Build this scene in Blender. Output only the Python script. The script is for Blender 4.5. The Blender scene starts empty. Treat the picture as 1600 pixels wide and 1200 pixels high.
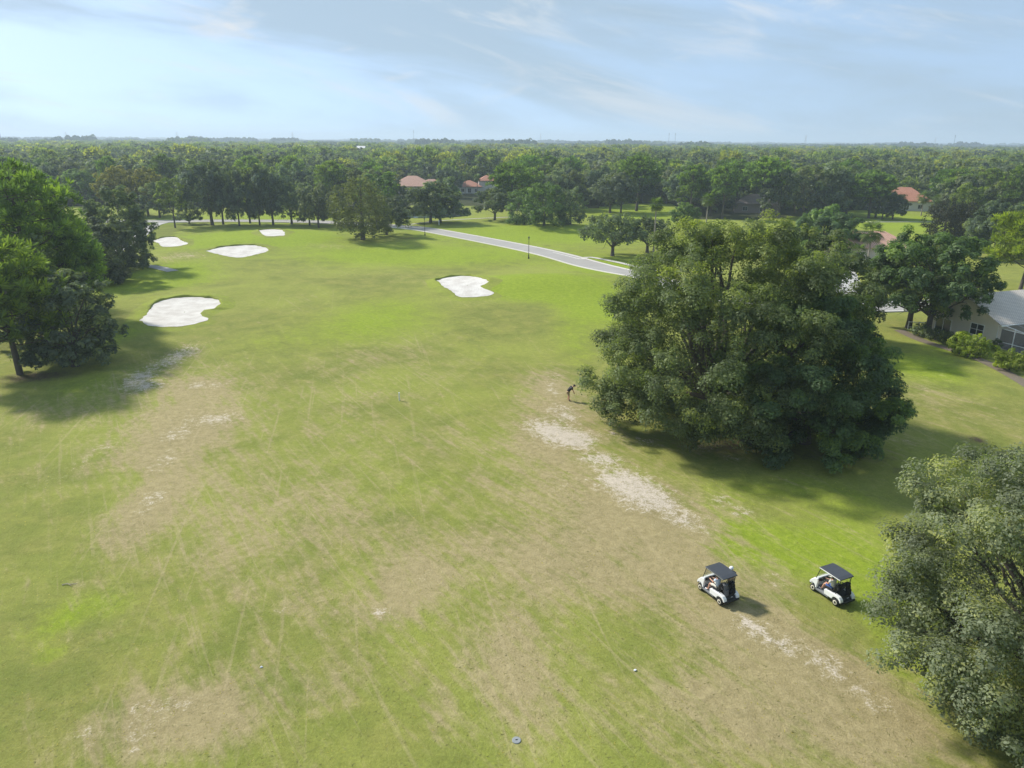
import bpy, bmesh, math, random
import numpy as np
from mathutils import Vector, Matrix
R = math.radians
SC = bpy.context.scene
COL = SC.collection
# ---------------------------------------------------------------- camera
cam_d = bpy.data.cameras.new('camera'); cam = bpy.data.objects.new('camera', cam_d); COL.objects.link(cam)
cam_d.sensor_width = 36.0; cam_d.lens = 36.0*1148/1600; cam_d.clip_start = 0.5; cam_d.clip_end = 60000
cam.matrix_world = Matrix.Translation((0, 0, 24)) @ Matrix.Rotation(R(90-18.36), 4, 'X') @ Matrix.Rotation(R(0.39), 4, 'Z')
SC.camera = cam
# ---------------------------------------------------------------- sky, sun, exposure
SUN_EL, SUN_AZ = R(40), math.atan2(-0.84, 0.54)      # azimuth from +Y towards +X
w = bpy.data.worlds.new('World'); SC.world = w; w.use_nodes = True
nt = w.node_tree; nt.nodes.clear()
def N(t, typ, **kw):
    n = t.nodes.new(typ)
    for k, v in kw.items(): setattr(n, k, v)
    return n
def link(t, a, b): t.links.new(a, b)
def math_n(t, op, a, b=None, c=None, clamp=False):
    n = N(t, 'ShaderNodeMath', operation=op, use_clamp=clamp)
    for i, v in enumerate((a, b, c)):
        if v is None: continue
        if isinstance(v, (int, float)): n.inputs[i].default_value = v
        else: link(t, v, n.inputs[i])
    return n.outputs[0]
def mix_c(t, fac, a, b, mode='MIX'):
    n = N(t, 'ShaderNodeMix', data_type='RGBA', blend_type=mode)
    for s, v in ((0, fac), (6, a), (7, b)):
        if isinstance(v, (int, float)): n.inputs[s].default_value = v
        elif isinstance(v, tuple): n.inputs[s].default_value = (*v, 1) if len(v) == 3 else v
        else: link(t, v, n.inputs[s])
    return n.outputs[2]
def smooth(t, v, lo, hi):
    n = N(t, 'ShaderNodeMapRange', interpolation_type='SMOOTHSTEP'); link(t, v, n.inputs[0])
    n.inputs[1].default_value = lo; n.inputs[2].default_value = hi
    return n.outputs[0]
def noise(t, vec, scale, detail=4, rough=.55, dist=0.):
    n = N(t, 'ShaderNodeTexNoise'); link(t, vec, n.inputs['Vector'])
    n.inputs['Scale'].default_value = scale; n.inputs['Detail'].default_value = detail
    n.inputs['Roughness'].default_value = rough; n.inputs['Distortion'].default_value = dist
    return n.outputs[0]
sky = N(nt, 'ShaderNodeTexSky', sky_type='NISHITA'); sky.sun_disc = False
sky.sun_elevation = SUN_EL; sky.sun_rotation = SUN_AZ; sky.altitude = 20; sky.air_density = 1.0; sky.dust_density = 0.6; sky.ozone_density = 2.5
tc = N(nt, 'ShaderNodeTexCoord'); sx = N(nt, 'ShaderNodeSeparateXYZ'); link(nt, tc.outputs['Generated'], sx.inputs[0])
def skyvec(rot, scale, az=8):
    m0 = N(nt, 'ShaderNodeMapping'); link(nt, tc.outputs['Generated'], m0.inputs[0]); m0.inputs['Rotation'].default_value = (0, R(rot), R(az)); m1 = N(nt, 'ShaderNodeMapping'); link(nt, m0.outputs[0], m1.inputs[0]); m1.inputs['Scale'].default_value = scale; return m1.outputs[0]
veil = smooth(nt, noise(nt, skyvec(-9, (1., 1., 5.)), 1.9, 6, .55, .35), .40, .62)
wisp = smooth(nt, noise(nt, skyvec(-13, (1., 1., 6.5)), 3.1, 10, .64, .6), .51, .70)
puff = smooth(nt, noise(nt, skyvec(4, (1., 1., 3.2), 29), 5.5, 9, .60, .2), .60, .72)
lift = N(nt, 'ShaderNodeCombineXYZ'); link(nt, sx.outputs[0], lift.inputs[0]); link(nt, sx.outputs[1], lift.inputs[1]); link(nt, math_n(nt, 'ADD', math_n(nt, 'MULTIPLY', math_n(nt, 'MAXIMUM', sx.outputs[2], 0.0), .8), .2), lift.inputs[2])
nv = N(nt, 'ShaderNodeVectorMath', operation='NORMALIZE'); link(nt, lift.outputs[0], nv.inputs[0]); link(nt, nv.outputs[0], sky.inputs['Vector'])
hs = N(nt, 'ShaderNodeHueSaturation'); link(nt, sky.outputs[0], hs.inputs['Color']); hs.inputs['Saturation'].default_value = .95; hs.inputs['Value'].default_value = 1.0
skyc = mix_c(nt, math_n(nt, 'ADD', math_n(nt, 'MULTIPLY', veil, .30), .58), hs.outputs[0], (1.42, 1.84, 2.18))
skyc = mix_c(nt, math_n(nt, 'ADD', math_n(nt, 'MULTIPLY', wisp, .62), math_n(nt, 'MULTIPLY', puff, .55), clamp=True), skyc, (2.75, 2.9, 3.05))
bg = N(nt, 'ShaderNodeBackground'); link(nt, skyc, bg.inputs[0]); bg.inputs[1].default_value = 0.135
ow = N(nt, 'ShaderNodeOutputWorld'); link(nt, bg.outputs[0], ow.inputs[0])
sun_d = bpy.data.lights.new('sun', 'SUN'); sun_d.energy = 2.8; sun_d.angle = R(5); sun_d.color = (1, .95, .86)
sun = bpy.data.objects.new('sun', sun_d); COL.objects.link(sun)
to_sun = Vector((math.sin(SUN_AZ)*math.cos(SUN_EL), math.cos(SUN_AZ)*math.cos(SUN_EL), math.sin(SUN_EL)))
sun.rotation_euler = to_sun.to_track_quat('Z', 'Y').to_euler(); sun.location = (-80, 50, 90)
SC.view_settings.view_transform = 'Standard'; SC.view_settings.look = 'None'; SC.view_settings.gamma = 1; SC.view_settings.exposure = 1.07
SC.view_settings.use_curve_mapping = False
SC.render.engine = 'CYCLES'; SC.cycles.use_denoising = True; SC.cycles.denoising_prefilter = 'ACCURATE'; SC.cycles.max_bounces = 8; SC.cycles.diffuse_bounces = 5; SC.cycles.transmission_bounces = 6; SC.cycles.transparent_max_bounces = 8
SC.cycles.volume_bounces = 1
# ---------------------------------------------------------------- positions unprojected from image pixels onto the ground, metres
BUMPS=[(-60, 188, 20, 19, 1.2), (8, 128, 16, 8.5, 1.5), (5, 150, 20, 8, -0.3), (13, 214, 14, 8, 1.4), (-20, 160, 14, 10, -0.35), (-50, 118, 9, 5, 0.5), (-62, 178, 9, 4, 0.35), (45, 75, 18, 14, 0.3)]
BUNKERS=[
 ('white sand bunker at the left with a kidney notch, nearest the dark oaks',[(-51.3,98.7),(-52.8,104.3),(-54.3,109.0),(-53.7,112.7),(-50.3,113.7),(-46.4,112.7),(-44.2,109.5),(-43.9,106.1),(-45.0,104.9),(-44.2,102.0),(-42.2,99.7),(-43.3,96.7),(-45.9,95.2),(-48.5,95.8)]),
 ('white sand bunker in the middle of the fairway in front of the road',[(-13.7,128.6),(-11.8,132.6),(-8.3,133.6),(-5.2,128.7),(-4.1,125.5),(-5.3,122.3),(-3.1,118.5),(-4.0,116.4),(-8.3,115.5),(-9.8,119.2),(-11.4,122.6)]),
 ('long flat sand bunker in front of the raised green',[(-67.7,162.9),(-66.4,168.2),(-62.2,170.7),(-58.3,170.0),(-54.5,165.4),(-55.2,160.5),(-57.5,155.2),(-61.6,157.3)]),
 ('small sand bunker at the left edge of the green beside the path',[(-87.4,179.6),(-87.4,185.6),(-84.7,186.6),(-79.6,178.6),(-76.3,174.0),(-76.8,170.2),(-80.2,169.6),(-83.6,174.9)]),
 ('smallest sand bunker behind the right side of the green',[(-67.4,196.7),(-66.0,201.3),(-61.5,198.1),(-57.0,185.8),(-57.3,183.2),(-60.9,183.0)])]
ROAD=[(-130.2,223.0),(-109.3,225.4),(-70.8,228.9),(-45.9,221.9),(-29.5,213.0),(-17.5,200.4),(4.2,171.3),(22.2,138.4),(30.1,122.6),(40.1,113.5),(52.7,110.3),(68.1,113.4),(89.2,120.6)]
CURB_WALK=[(8.7,166.3),(14.2,157.5),(16.5,159.8),(21.3,154.2),(25.5,147.1),(31.2,138.0)]
CART_PATH=[(-85.1,150.1),(-88.9,166.6),(-94.0,186.0),(-102.7,213.2),(-103.7,224.4),(-101.2,226.6)]
CART_PATH2=[(-79.9,150.2),(-73.9,145.4),(-69.1,142.4),(-64.1,138.1)]
FAR_WALK=[(-30.7,221.6),(-22.3,233.0),(-12.7,240.4),(-3.5,243.9),(6.0,249.1)]
RIGHT_WALK=[(100.1,235.0),(109.6,238.3),(131.5,239.3),(143.7,241.0)]
POND=[(-38.7,246.5),(-31.2,240.5),(-21.2,244.3),(-14.4,252.6),(-16.8,266.4),(-23.7,273.8),(-33.3,276.3),(-40.4,268.1)]
DRIVEWAY=[(64.5,148.4),(68.4,148.5),(58.0,119.9),(53.7,119.6)]
MULCH=[(52.1,96.2),(52.1,90.6),(53.3,85.5),(54.0,80.4),(53.3,72.8),(52.4,67.6)]
SAND=[(2.9,60.7,1.9,2.2,0.80),(4.4,58.2,1.9,1.9,1.20),(5.7,57.1,1.2,1.3,1.10),(6.9,53.6,1.7,1.1,1.10),(8.0,50.2,1.6,1.7,1.10),(9.3,48.0,1.8,1.7,1.20),(10.2,45.6,1.7,1.4,1.10),(11.5,43.3,1.3,1.0,0.90),(12.8,41.7,0.8,0.8,0.50),(5.2,62.9,1.1,1.0,0.60),(4.8,65.0,1.3,1.4,0.75),(4.1,70.3,1.0,2.8,0.55),(4.5,75.0,1.0,1.8,0.50),(14.8,46.5,0.8,0.8,0.75),(16.0,44.8,0.8,0.6,0.70),(-39.1,72.9,1.7,3.0,0.95),(-36.5,70.2,1.4,2.0,0.80),(-38.7,80.1,1.7,3.6,0.90),(-39.1,84.7,1.4,2.3,0.45),(-32.2,70.8,1.0,1.2,0.80),(-29.9,71.5,1.2,1.4,0.45),(-27.6,61.6,1.9,1.9,0.60),(-28.5,57.7,1.2,1.7,0.70),(-25.3,61.7,1.4,1.6,0.45),(-27.2,52.5,0.9,2.4,0.45),(-25.1,46.4,0.7,1.1,0.70),(-24.8,44.3,0.6,1.2,0.40),(-33.8,49.7,1.9,2.1,0.32),(-33.2,54.9,1.6,2.6,0.32),(12.3,32.6,0.7,0.6,0.85),(12.9,31.7,0.7,0.7,0.80),(13.7,30.7,0.8,0.6,0.60),(15.0,29.7,0.9,0.7,0.85),(15.4,28.6,0.8,0.6,0.70),(16.1,27.6,0.7,0.6,0.65),(16.7,26.4,0.7,0.5,0.70),(13.8,30.7,1.0,0.5,0.40),(-6.9,33.5,0.8,0.3,0.80),(-6.5,32.8,0.4,0.3,0.70),(-12.3,33.6,0.3,0.3,0.80),(-25.1,35.8,0.8,0.1,0.90),(-15.7,24.8,0.8,0.9,0.60),(-15.3,26.6,1.4,0.5,0.65),(-17.5,24.8,1.1,1.1,0.35),(41.9,71.3,0.9,0.8,0.60),(33.5,57.3,0.9,0.4,0.50),(11.4,57.3,1.4,1.1,0.55),(15.9,56.0,1.3,0.8,0.50),(18.0,54.1,1.3,0.8,0.50),(19.0,50.0,1.9,0.9,0.35),(8.8,58.6,0.9,0.9,0.60),(-78.1,180.6,0.3,1.3,0.00),(-70.2,156.6,2.9,5.1,0.45),(-9.2,33.5,0.2,0.2,0.30),(3.8,49.0,1.9,1.9,0.30),(15.2,36.3,0.7,1.2,0.40),(-5.1,36.6,0.7,1.3,0.25)]
DRY=[(-5.5,36.9,1.9,3.3,0.40),(-0.6,31.2,1.9,3.0,0.40),(3.8,36.9,3.7,4.0,0.30),(-12.9,25.5,3.6,2.2,0.40),(14.0,25.6,4.4,2.2,0.40),(-32.8,71.4,2.6,5.4,0.30),(-29.0,62.3,2.9,4.8,0.25),(-27.8,55.0,1.7,4.4,0.30),(-25.9,48.1,1.4,4.5,0.30),(-23.8,41.8,1.5,3.2,0.30),(13.0,31.2,1.6,1.5,0.50),(14.8,28.4,1.8,1.3,0.60),(16.1,26.0,1.7,1.1,0.60),(-30.6,67.5,4.3,9.5,0.80),(-27.7,57.8,4.3,7.1,0.80),(-25.0,45.2,1.8,5.6,0.90),(-20.6,45.3,3.9,6.6,0.50),(-15.3,41.1,5.2,6.4,0.60),(-12.8,47.4,3.2,6.1,0.45),(-5.7,35.6,1.6,3.1,0.80),(-7.6,38.2,2.7,4.3,0.30),(1.6,38.3,4.2,3.5,0.55),(0.1,30.2,1.9,2.9,0.80),(0.7,26.7,2.0,2.4,0.70),(7.7,38.3,6.1,5.7,0.50),(12.0,33.3,3.4,3.9,0.80),(9.7,40.4,3.6,4.7,0.60),(13.3,27.6,4.7,3.3,0.80),(8.5,26.0,4.5,3.0,0.60),(-5.3,56.8,6.4,5.5,0.35),(5.0,66.8,3.7,6.8,0.70),(2.7,55.6,3.2,4.0,0.60),(4.7,48.5,3.3,4.2,0.50),(7.9,44.6,3.9,3.7,0.60),(-1.7,44.7,6.5,7.3,0.45),(-14.3,25.5,3.3,2.2,0.80),(-12.8,33.1,4.1,3.4,0.40),(-11.1,27.8,3.3,1.7,0.35),(-3.2,25.5,1.7,2.2,0.50),(-7.1,28.3,2.4,2.2,0.35),(-21.0,52.7,4.5,4.8,0.30),(-15.5,64.4,5.4,6.8,0.40),(-11.1,81.3,8.1,10.7,0.35),(-17.7,80.9,4.4,7.8,0.30),(15.9,24.9,2.7,2.1,0.50),(-69.5,156.6,6.6,7.7,0.70),(-43.3,171.9,5.6,4.3,0.70),(3.3,72.7,2.7,5.4,0.60),(-24.0,136.2,9.5,10.0,0.30),(-32.0,112.7,7.9,10.0,0.25),(-6.1,113.3,4.0,4.5,0.40),(-16.0,128.9,4.6,6.6,0.25),(-45.1,142.9,11.1,7.3,0.25),(38.3,63.4,5.9,6.5,0.30),(31.7,56.0,3.2,2.6,0.40),(42.9,68.5,3.8,4.5,0.35),(-39.3,62.1,5.2,4.0,0.35),(-43.9,63.8,3.0,3.4,0.40),(-28.6,182.8,5.4,3.2,0.50),(22.1,42.4,2.5,2.5,0.25)]
LUSH=[(-22.5,29.9,0.6,0.7,0.60),(-23.4,32.4,0.5,0.8,0.35),(-24.4,32.1,2.0,3.7,0.45),(-21.8,34.0,2.1,1.7,0.60),(-32.7,43.5,1.7,5.2,0.40),(-43.8,71.1,4.6,6.2,0.60),(-37.6,65.4,3.6,5.3,0.40),(-65.9,134.2,5.9,13.2,1.00),(-59.7,128.1,6.7,9.1,0.60),(-49.7,92.2,2.4,13.6,0.60),(-65.1,183.8,12.5,12.8,1.30),(-58.6,183.0,8.7,7.2,1.00),(14.1,40.5,2.4,2.0,0.90),(13.6,44.7,2.2,2.1,0.70),(17.0,39.8,3.2,3.1,0.90),(21.1,40.0,2.4,3.1,0.80),(20.5,34.6,2.1,3.0,0.90),(19.0,28.4,1.5,3.1,0.80),(24.2,45.1,3.5,3.7,0.50),(17.9,48.9,5.7,3.2,0.60),(45.0,72.2,6.7,8.3,0.40),(45.9,78.9,4.4,5.1,0.70),(54.7,86.6,5.0,3.9,0.60),(6.3,120.9,7.5,6.3,1.00),(-0.1,125.0,6.5,7.1,0.90),(12.6,109.9,4.9,11.7,0.90),(7.9,87.7,3.2,12.0,0.50),(-18.0,100.3,14.3,15.9,0.35),(-8.4,48.5,2.8,2.7,0.45),(-4.8,50.7,2.4,2.9,0.40),(-10.0,24.2,1.6,1.4,0.40),(-7.3,34.4,1.0,2.4,0.35),(-0.9,23.8,1.0,1.0,0.50),(-4.3,27.5,1.2,2.1,0.30),(-18.9,100.3,5.3,11.9,0.40),(-29.6,86.3,7.0,8.7,0.30),(8.4,202.1,20.9,15.0,0.80),(20.2,145.5,7.6,12.0,0.90),(-14.3,162.3,19.7,12.1,0.60),(-33.6,160.5,12.3,10.5,0.30),(121.9,242.8,17.8,25.4,0.90),(-107.6,227.8,7.5,15.4,0.70),(-73.1,243.4,12.3,15.7,0.80),(43.4,271.1,14.3,25.0,0.80),(11.0,33.3,0.7,0.8,0.30),(-14.1,53.0,1.5,2.4,0.40),(4.0,61.5,0.9,1.6,0.40),(-3.0,82.0,4.5,10.7,0.25)]
SOIL_SHADE=[(-26.5,165.5,0.3,1.6,0.50),(-25.2,159.9,0.3,1.7,0.60),(-22.9,153.5,0.5,2.0,0.60),(-20.4,149.8,0.8,1.5,0.60),(-17.9,147.2,1.0,1.4,0.60),(-14.8,145.6,1.0,1.1,0.50),(-11.3,144.8,1.3,1.1,0.50),(30.0,49.5,1.0,1.0,0.90),(29.8,47.0,1.0,0.9,0.90),(29.7,45.1,0.6,0.5,0.70),(29.9,51.7,1.1,0.9,0.50),(39.7,57.8,0.8,1.0,0.90),(29.8,54.1,1.5,1.0,0.35),(-26.3,189.0,6.4,3.7,0.60),(-30.3,183.7,4.7,2.2,0.50),(-12.1,27.2,1.5,0.4,0.35),(-13.6,25.1,1.6,1.3,0.28),(-13.5,27.0,1.2,0.4,0.25),(8.2,177.7,1.5,2.3,0.70),(16.3,57.4,5.9,3.1,0.45),(11.1,58.7,2.8,2.4,0.30),(21.7,57.4,4.8,3.0,0.45),(-51.1,73.4,4.1,2.6,0.60),(-47.6,74.4,4.1,2.2,0.40),(26.2,54.1,4.1,1.5,0.40)]  # bare soil, swale shade painted as a dark line, dark blobs under trees
TREES=[
 ('bright green pine at the far left edge with a bare dark trunk','pineN',-52.4,74.5,14.4,4.9,'pine_y'),
 ('tallest pine of the left clump with a rounded bright green top','pineN',-60.8,92.1,20.9,6.0,'pine'),
 ('green pine at the back of the left clump touching the picture edge','pineN',-77.6,111.4,19.2,5.8,'pine'),
 ('slim pine on the right flank of the left clump','pineN',-60.1,99.1,13.9,3.5,'pine'),
 ('dark oak sweeping low to the grass beside the leftmost pine trunk','oakN',-48.1,77.4,11.3,5.1,'left'),
 ('grey green oak squeezed between the pines of the left clump','oakN',-58.4,86.0,14.2,4.5,'grey'),
 ('dark drooping oak of the left clump reaching towards the short path','oakN',-70.6,126.3,10.6,5.7,'left'),
 ('smoky grey green oak at the back of the left clump near the small bunker','oakN',-75.0,140.9,14.8,6.8,'grey'),
 ('olive yellow rounded oak behind the left clump','oakM',-129.4,246.2,15.1,6.4,'olive'),
 ('olive yellow oak right of its taller twin behind the left clump','oakM',-118.6,243.8,14.2,6.0,'olive'),
 ('low dark oak under the two olive yellow crowns','oakM',-112.2,237.9,10.6,5.6,'dark'),
 ('slender light green tree with thin bare trunk beside the cart path','slim',-94.9,209.5,13.4,3.6,'light'),
 ('low round oak at the left end of the row behind the green','oakM',-95.2,219.7,6.4,3.5,'dark'),
 ('broad blue grey oak at the left end of the row behind the green','oakM',-87.2,216.6,17.8,8.1,'blue'),
 ('forked dark oak second in the row behind the green','oakM',-84.7,218.3,16.7,5.2,'dark'),
 ('narrow dark oak directly behind the centre of the green','oakM',-78.8,215.0,15.8,4.2,'blue'),
 ('light green topped tree standing above the row behind the green','slim',-78.2,222.3,17.0,4.5,'light'),
 ('narrow dark oak right of the light green topped tree','oakM',-73.7,217.3,16.1,4.2,'dark'),
 ('dark oak behind the smallest bunker','oakM',-69.9,217.8,16.8,5.5,'blue'),
 ('open crowned oak with leaning trunk right of the smallest bunker','oakM',-65.7,221.9,12.1,5.6,'grey'),
 ('grey green thin oak in the gap showing lawn','oakM',-59.4,218.2,11.6,4.4,'grey'),
 ('purple dark oak hung with moss left of the brown cypress','oakM',-54.7,210.0,11.5,4.6,'purple'),
 ('small dark oak just left of the brown cypress','oakM',-51.4,215.9,10.2,3.8,'purple'),
 ('tall brownish olive cypress alone in front of the road','cypress',-37.1,183.7,15.1,6.9,'brown'),
 ('fresh green tree rising behind the brown cypress','slim',-39.3,219.0,15.5,6.1,'green'),
 ('round dark oak right of the brown cypress at the road edge','oakM',-33.0,194.3,9.6,5.4,'purple'),
 ('wide oak in front of the pond, left of the pair','oakM',-25.0,226.9,11.3,8.1,'dark'),
 ('wide oak in front of the pond, right of the pair','oakM',-22.1,227.0,12.7,7.5,'grey'),
 ('dark oak with a clear trunk standing on the bright lawn','oakM',-5.8,236.4,10.0,6.8,'dark'),
 ('tall green pine behind the dark lawn oak','pineM',-0.4,244.0,16.4,6.4,'pine'),
 ('willowy green tree left of three behind the tee mound','willow',3.1,221.3,10.8,5.4,'green'),
 ('willowy green tree middle of three behind the tee mound','willow',8.8,212.3,12.5,5.9,'green'),
 ('willowy green tree right of three behind the tee mound','willow',16.4,214.3,10.7,4.5,'grey'),
 ('dark grey oak at the edge of the back lawn','oakM',33.9,263.5,13.6,7.3,'purple'),
 ('dark oak beside the tall pine on the back lawn','oakM',38.1,266.1,12.2,5.6,'dark'),
 ('tall pine with drooping branches at the back lawn','pineM',44.4,271.2,18.5,7.5,'pine'),
 ('umbrella shaped oak with spreading limbs by the road kerb','umbrella',21.8,161.6,9.3,6.6,'grey'),
 ('darker umbrella oak behind the tall palm','umbrella',30.4,167.4,8.1,6.0,'dark'),
 ('round bright green tree behind the top of the huge oak','oakM',46.8,202.3,8.3,3.9,'green'),
 ('mossy purple grey oak left of the grey brown house','oakM',65.1,273.0,10.8,6.4,'purple'),
 ('mossy purple grey oak close to the grey brown house','oakM',72.1,267.7,9.7,5.9,'purple'),
 ('tall pine over the grey brown house','pineM',84.4,253.7,18.6,6.9,'pine'),
 ('pine at the left side of the grey brown house','pineM',80.8,272.9,17.3,6.7,'pine'),
 ('dense oak in the yard between the huge oak and the palms','oakN',68.1,162.7,11.0,7.8,'oakg'),
 ('dark oak at the left of the row facing the right hand lawn','oakM',88.2,249.6,15.1,6.5,'dark'),
 ('broad dark oak second of the row facing the right hand lawn','oakM',98.5,255.4,15.9,7.3,'purple'),
 ('broad grey oak third of the row facing the right hand lawn','oakM',107.1,254.2,17.2,7.7,'grey'),
 ('dark oak at the right end of the row facing the right hand lawn','oakM',115.8,261.3,14.1,6.2,'dark'),
 ('tall bare trunked pine on the right hand lawn','pineM',118.7,250.6,15.0,6.6,'pine'),
 ('shorter bare trunked pine on the right hand lawn','pineM',122.1,253.2,13.3,4.9,'pine_y'),
 ('small dark oak under the pines on the right hand lawn','oakM',122.4,248.9,7.6,4.0,'purple'),
 ('small dark oak in front of the orange roofed house','oakM',124.9,247.0,8.4,4.6,'dark'),
 ('grey oak right of the orange roofed house','oakM',163.6,278.7,13.2,9.2,'grey'),
 ('grey oak far right above the dark magnolia','oakM',172.0,266.4,14.2,9.7,'grey'),
 ('nearly black magnolia above the grey house oak','cypress',102.8,178.0,11.9,4.2,'black'),
 ('second nearly black magnolia touching its twin','cypress',109.1,180.3,10.9,3.7,'black'),
 ('light green bushy tree behind the magnolias','oakM',139.0,230.1,12.0,5.3,'light'),
 ('blue grey oak at the right edge behind the magnolias','oakN',106.4,161.3,12.6,7.6,'blue2'),
 ('vivid yellow green pine at the right picture edge','pineN',87.9,126.1,13.8,5.4,'yellow'),
 ('big oak with dark trunk leaning over the grey house','oakN',54.5,93.8,14.1,7.4,'oakg'),
 ('oak behind the white rail fence, left of the grey house oak','oakN',54.1,97.8,11.6,6.0,'oakd'),
 ('olive oak behind the huge oak by the road','oakN',37.1,89.2,14.4,7.8,'oakd')]
PALMS=[
 ('tall fan palm with slim pale trunk beside the umbrella oaks','palm',30.3,159.5,12.4,1.9,''),
 ('fan palm showing above the huge oak','palm',50.1,194.3,11.0,2.1,''),
 ('fan palm in front of the salmon roofed house','palm',71.2,147.9,8.7,2.7,''),
 ('short fan palm at the salmon roofed house wall','palm',67.1,143.9,5.0,2.0,''),
 ('fan palm on the far lawn before the orange roofed house, left one','palm',142.0,261.6,8.0,2.8,''),
 ('fan palm on the far lawn before the orange roofed house, right one','palm',144.3,257.2,7.0,2.7,''),
 ('fan palm by the two storey house, tallest one','palm',-22.2,349.9,9.4,2.2,''),
 ('fan palm by the two storey house, left one','palm',-26.3,345.4,8.7,2.0,''),
 ('fan palm by the two storey house, right one','palm',-16.6,349.7,8.8,2.1,''),
 ('short palm under the darker umbrella oak','palm',33.3,170.8,4.5,1.9,'')]
GOLFER=(5.57,67.57)
STAKE=(-10.87,66.85)
COVER=(0.29,24.59)
LAMP1=(3.39,158.08)
LAMP2=(-23.10,195.19)
SIGN=(-21.79,219.85)
LITTER1=(5.95,28.94)
LITTER2=(-11.88,29.00)
BRANCH=(-24.97,35.80)
LAWN_A=[(-164.5,223.0),(-39.8,230.7),(-42.8,248.4),(-77.3,274.0),(-133.1,278.6),(-201.2,274.3)]
LAWN_B=[(-39.7,218.9),(-39.4,286.1),(-15.2,288.5),(-0.4,267.4),(30.5,280.0),(40.8,304.3),(64.5,306.5),(57.1,244.7),(83.6,245.9),(124.7,277.7),(159.4,289.5),(139.7,244.9),(148.5,217.0),(116.9,149.3),(96.8,122.3),(-21.0,118.4)]
# ---------------------------------------------------------------- helpers
rng = np.random.default_rng(7); random.seed(7)
def height(x, y):
    x = np.asarray(x, float); y = np.asarray(y, float)
    z = 0.10*np.sin(x/13+.7)*np.sin(y/19+.3)+0.05*np.sin(x/5.1+y/7.3)
    for bx, by, sx_, sy_, a in BUMPS: z = z+a*np.exp(-((x-bx)/sx_)**2-((y-by)/sy_)**2)
    return z
def hz(x, y): return float(height(x, y))
def mesh_np(name, V, F, attr=None, smooth_=False):
    V = np.asarray(V, np.float32); F = np.asarray(F, np.int32); k = F.shape[1]; n = len(F)
    m = bpy.data.meshes.new(name); m.vertices.add(len(V)); m.vertices.foreach_set('co', V.ravel())
    m.loops.add(n*k); m.loops.foreach_set('vertex_index', F.ravel())
    m.polygons.add(n); m.polygons.foreach_set('loop_start', np.arange(0, n*k, k, dtype=np.int32))
    if smooth_: m.polygons.foreach_set('use_smooth', np.ones(n, bool))
    m.update(calc_edges=True)
    for a, (dom, val) in (attr or {}).items():
        at = m.attributes.new(a, 'FLOAT', dom); at.data.foreach_set('value', np.asarray(val, np.float32))
    return m
def link_obj(name, data, mat=None, parent=None, loc=None, rotz=0.):
    o = bpy.data.objects.new(name, data); COL.objects.link(o)
    if mat is not None and data is not None:
        if len(data.materials) == 0: data.materials.append(mat)
    if parent is not None: o.parent = parent
    if loc is not None: o.location = loc
    if rotz: o.rotation_euler = (0, 0, rotz)
    return o
def tag(o, label=None, cat=None, group=None, kind=None):
    if label: o['label'] = label
    if cat: o['category'] = cat
    if group: o['group'] = group
    if kind: o['kind'] = kind
    return o
def empty(name, loc, rotz=0., label=None, cat=None, group=None):
    o = bpy.data.objects.new(name, None); COL.objects.link(o); o.location = loc; o.rotation_euler = (0, 0, rotz); o.empty_display_size = .3
    return tag(o, label, cat, group)
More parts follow.
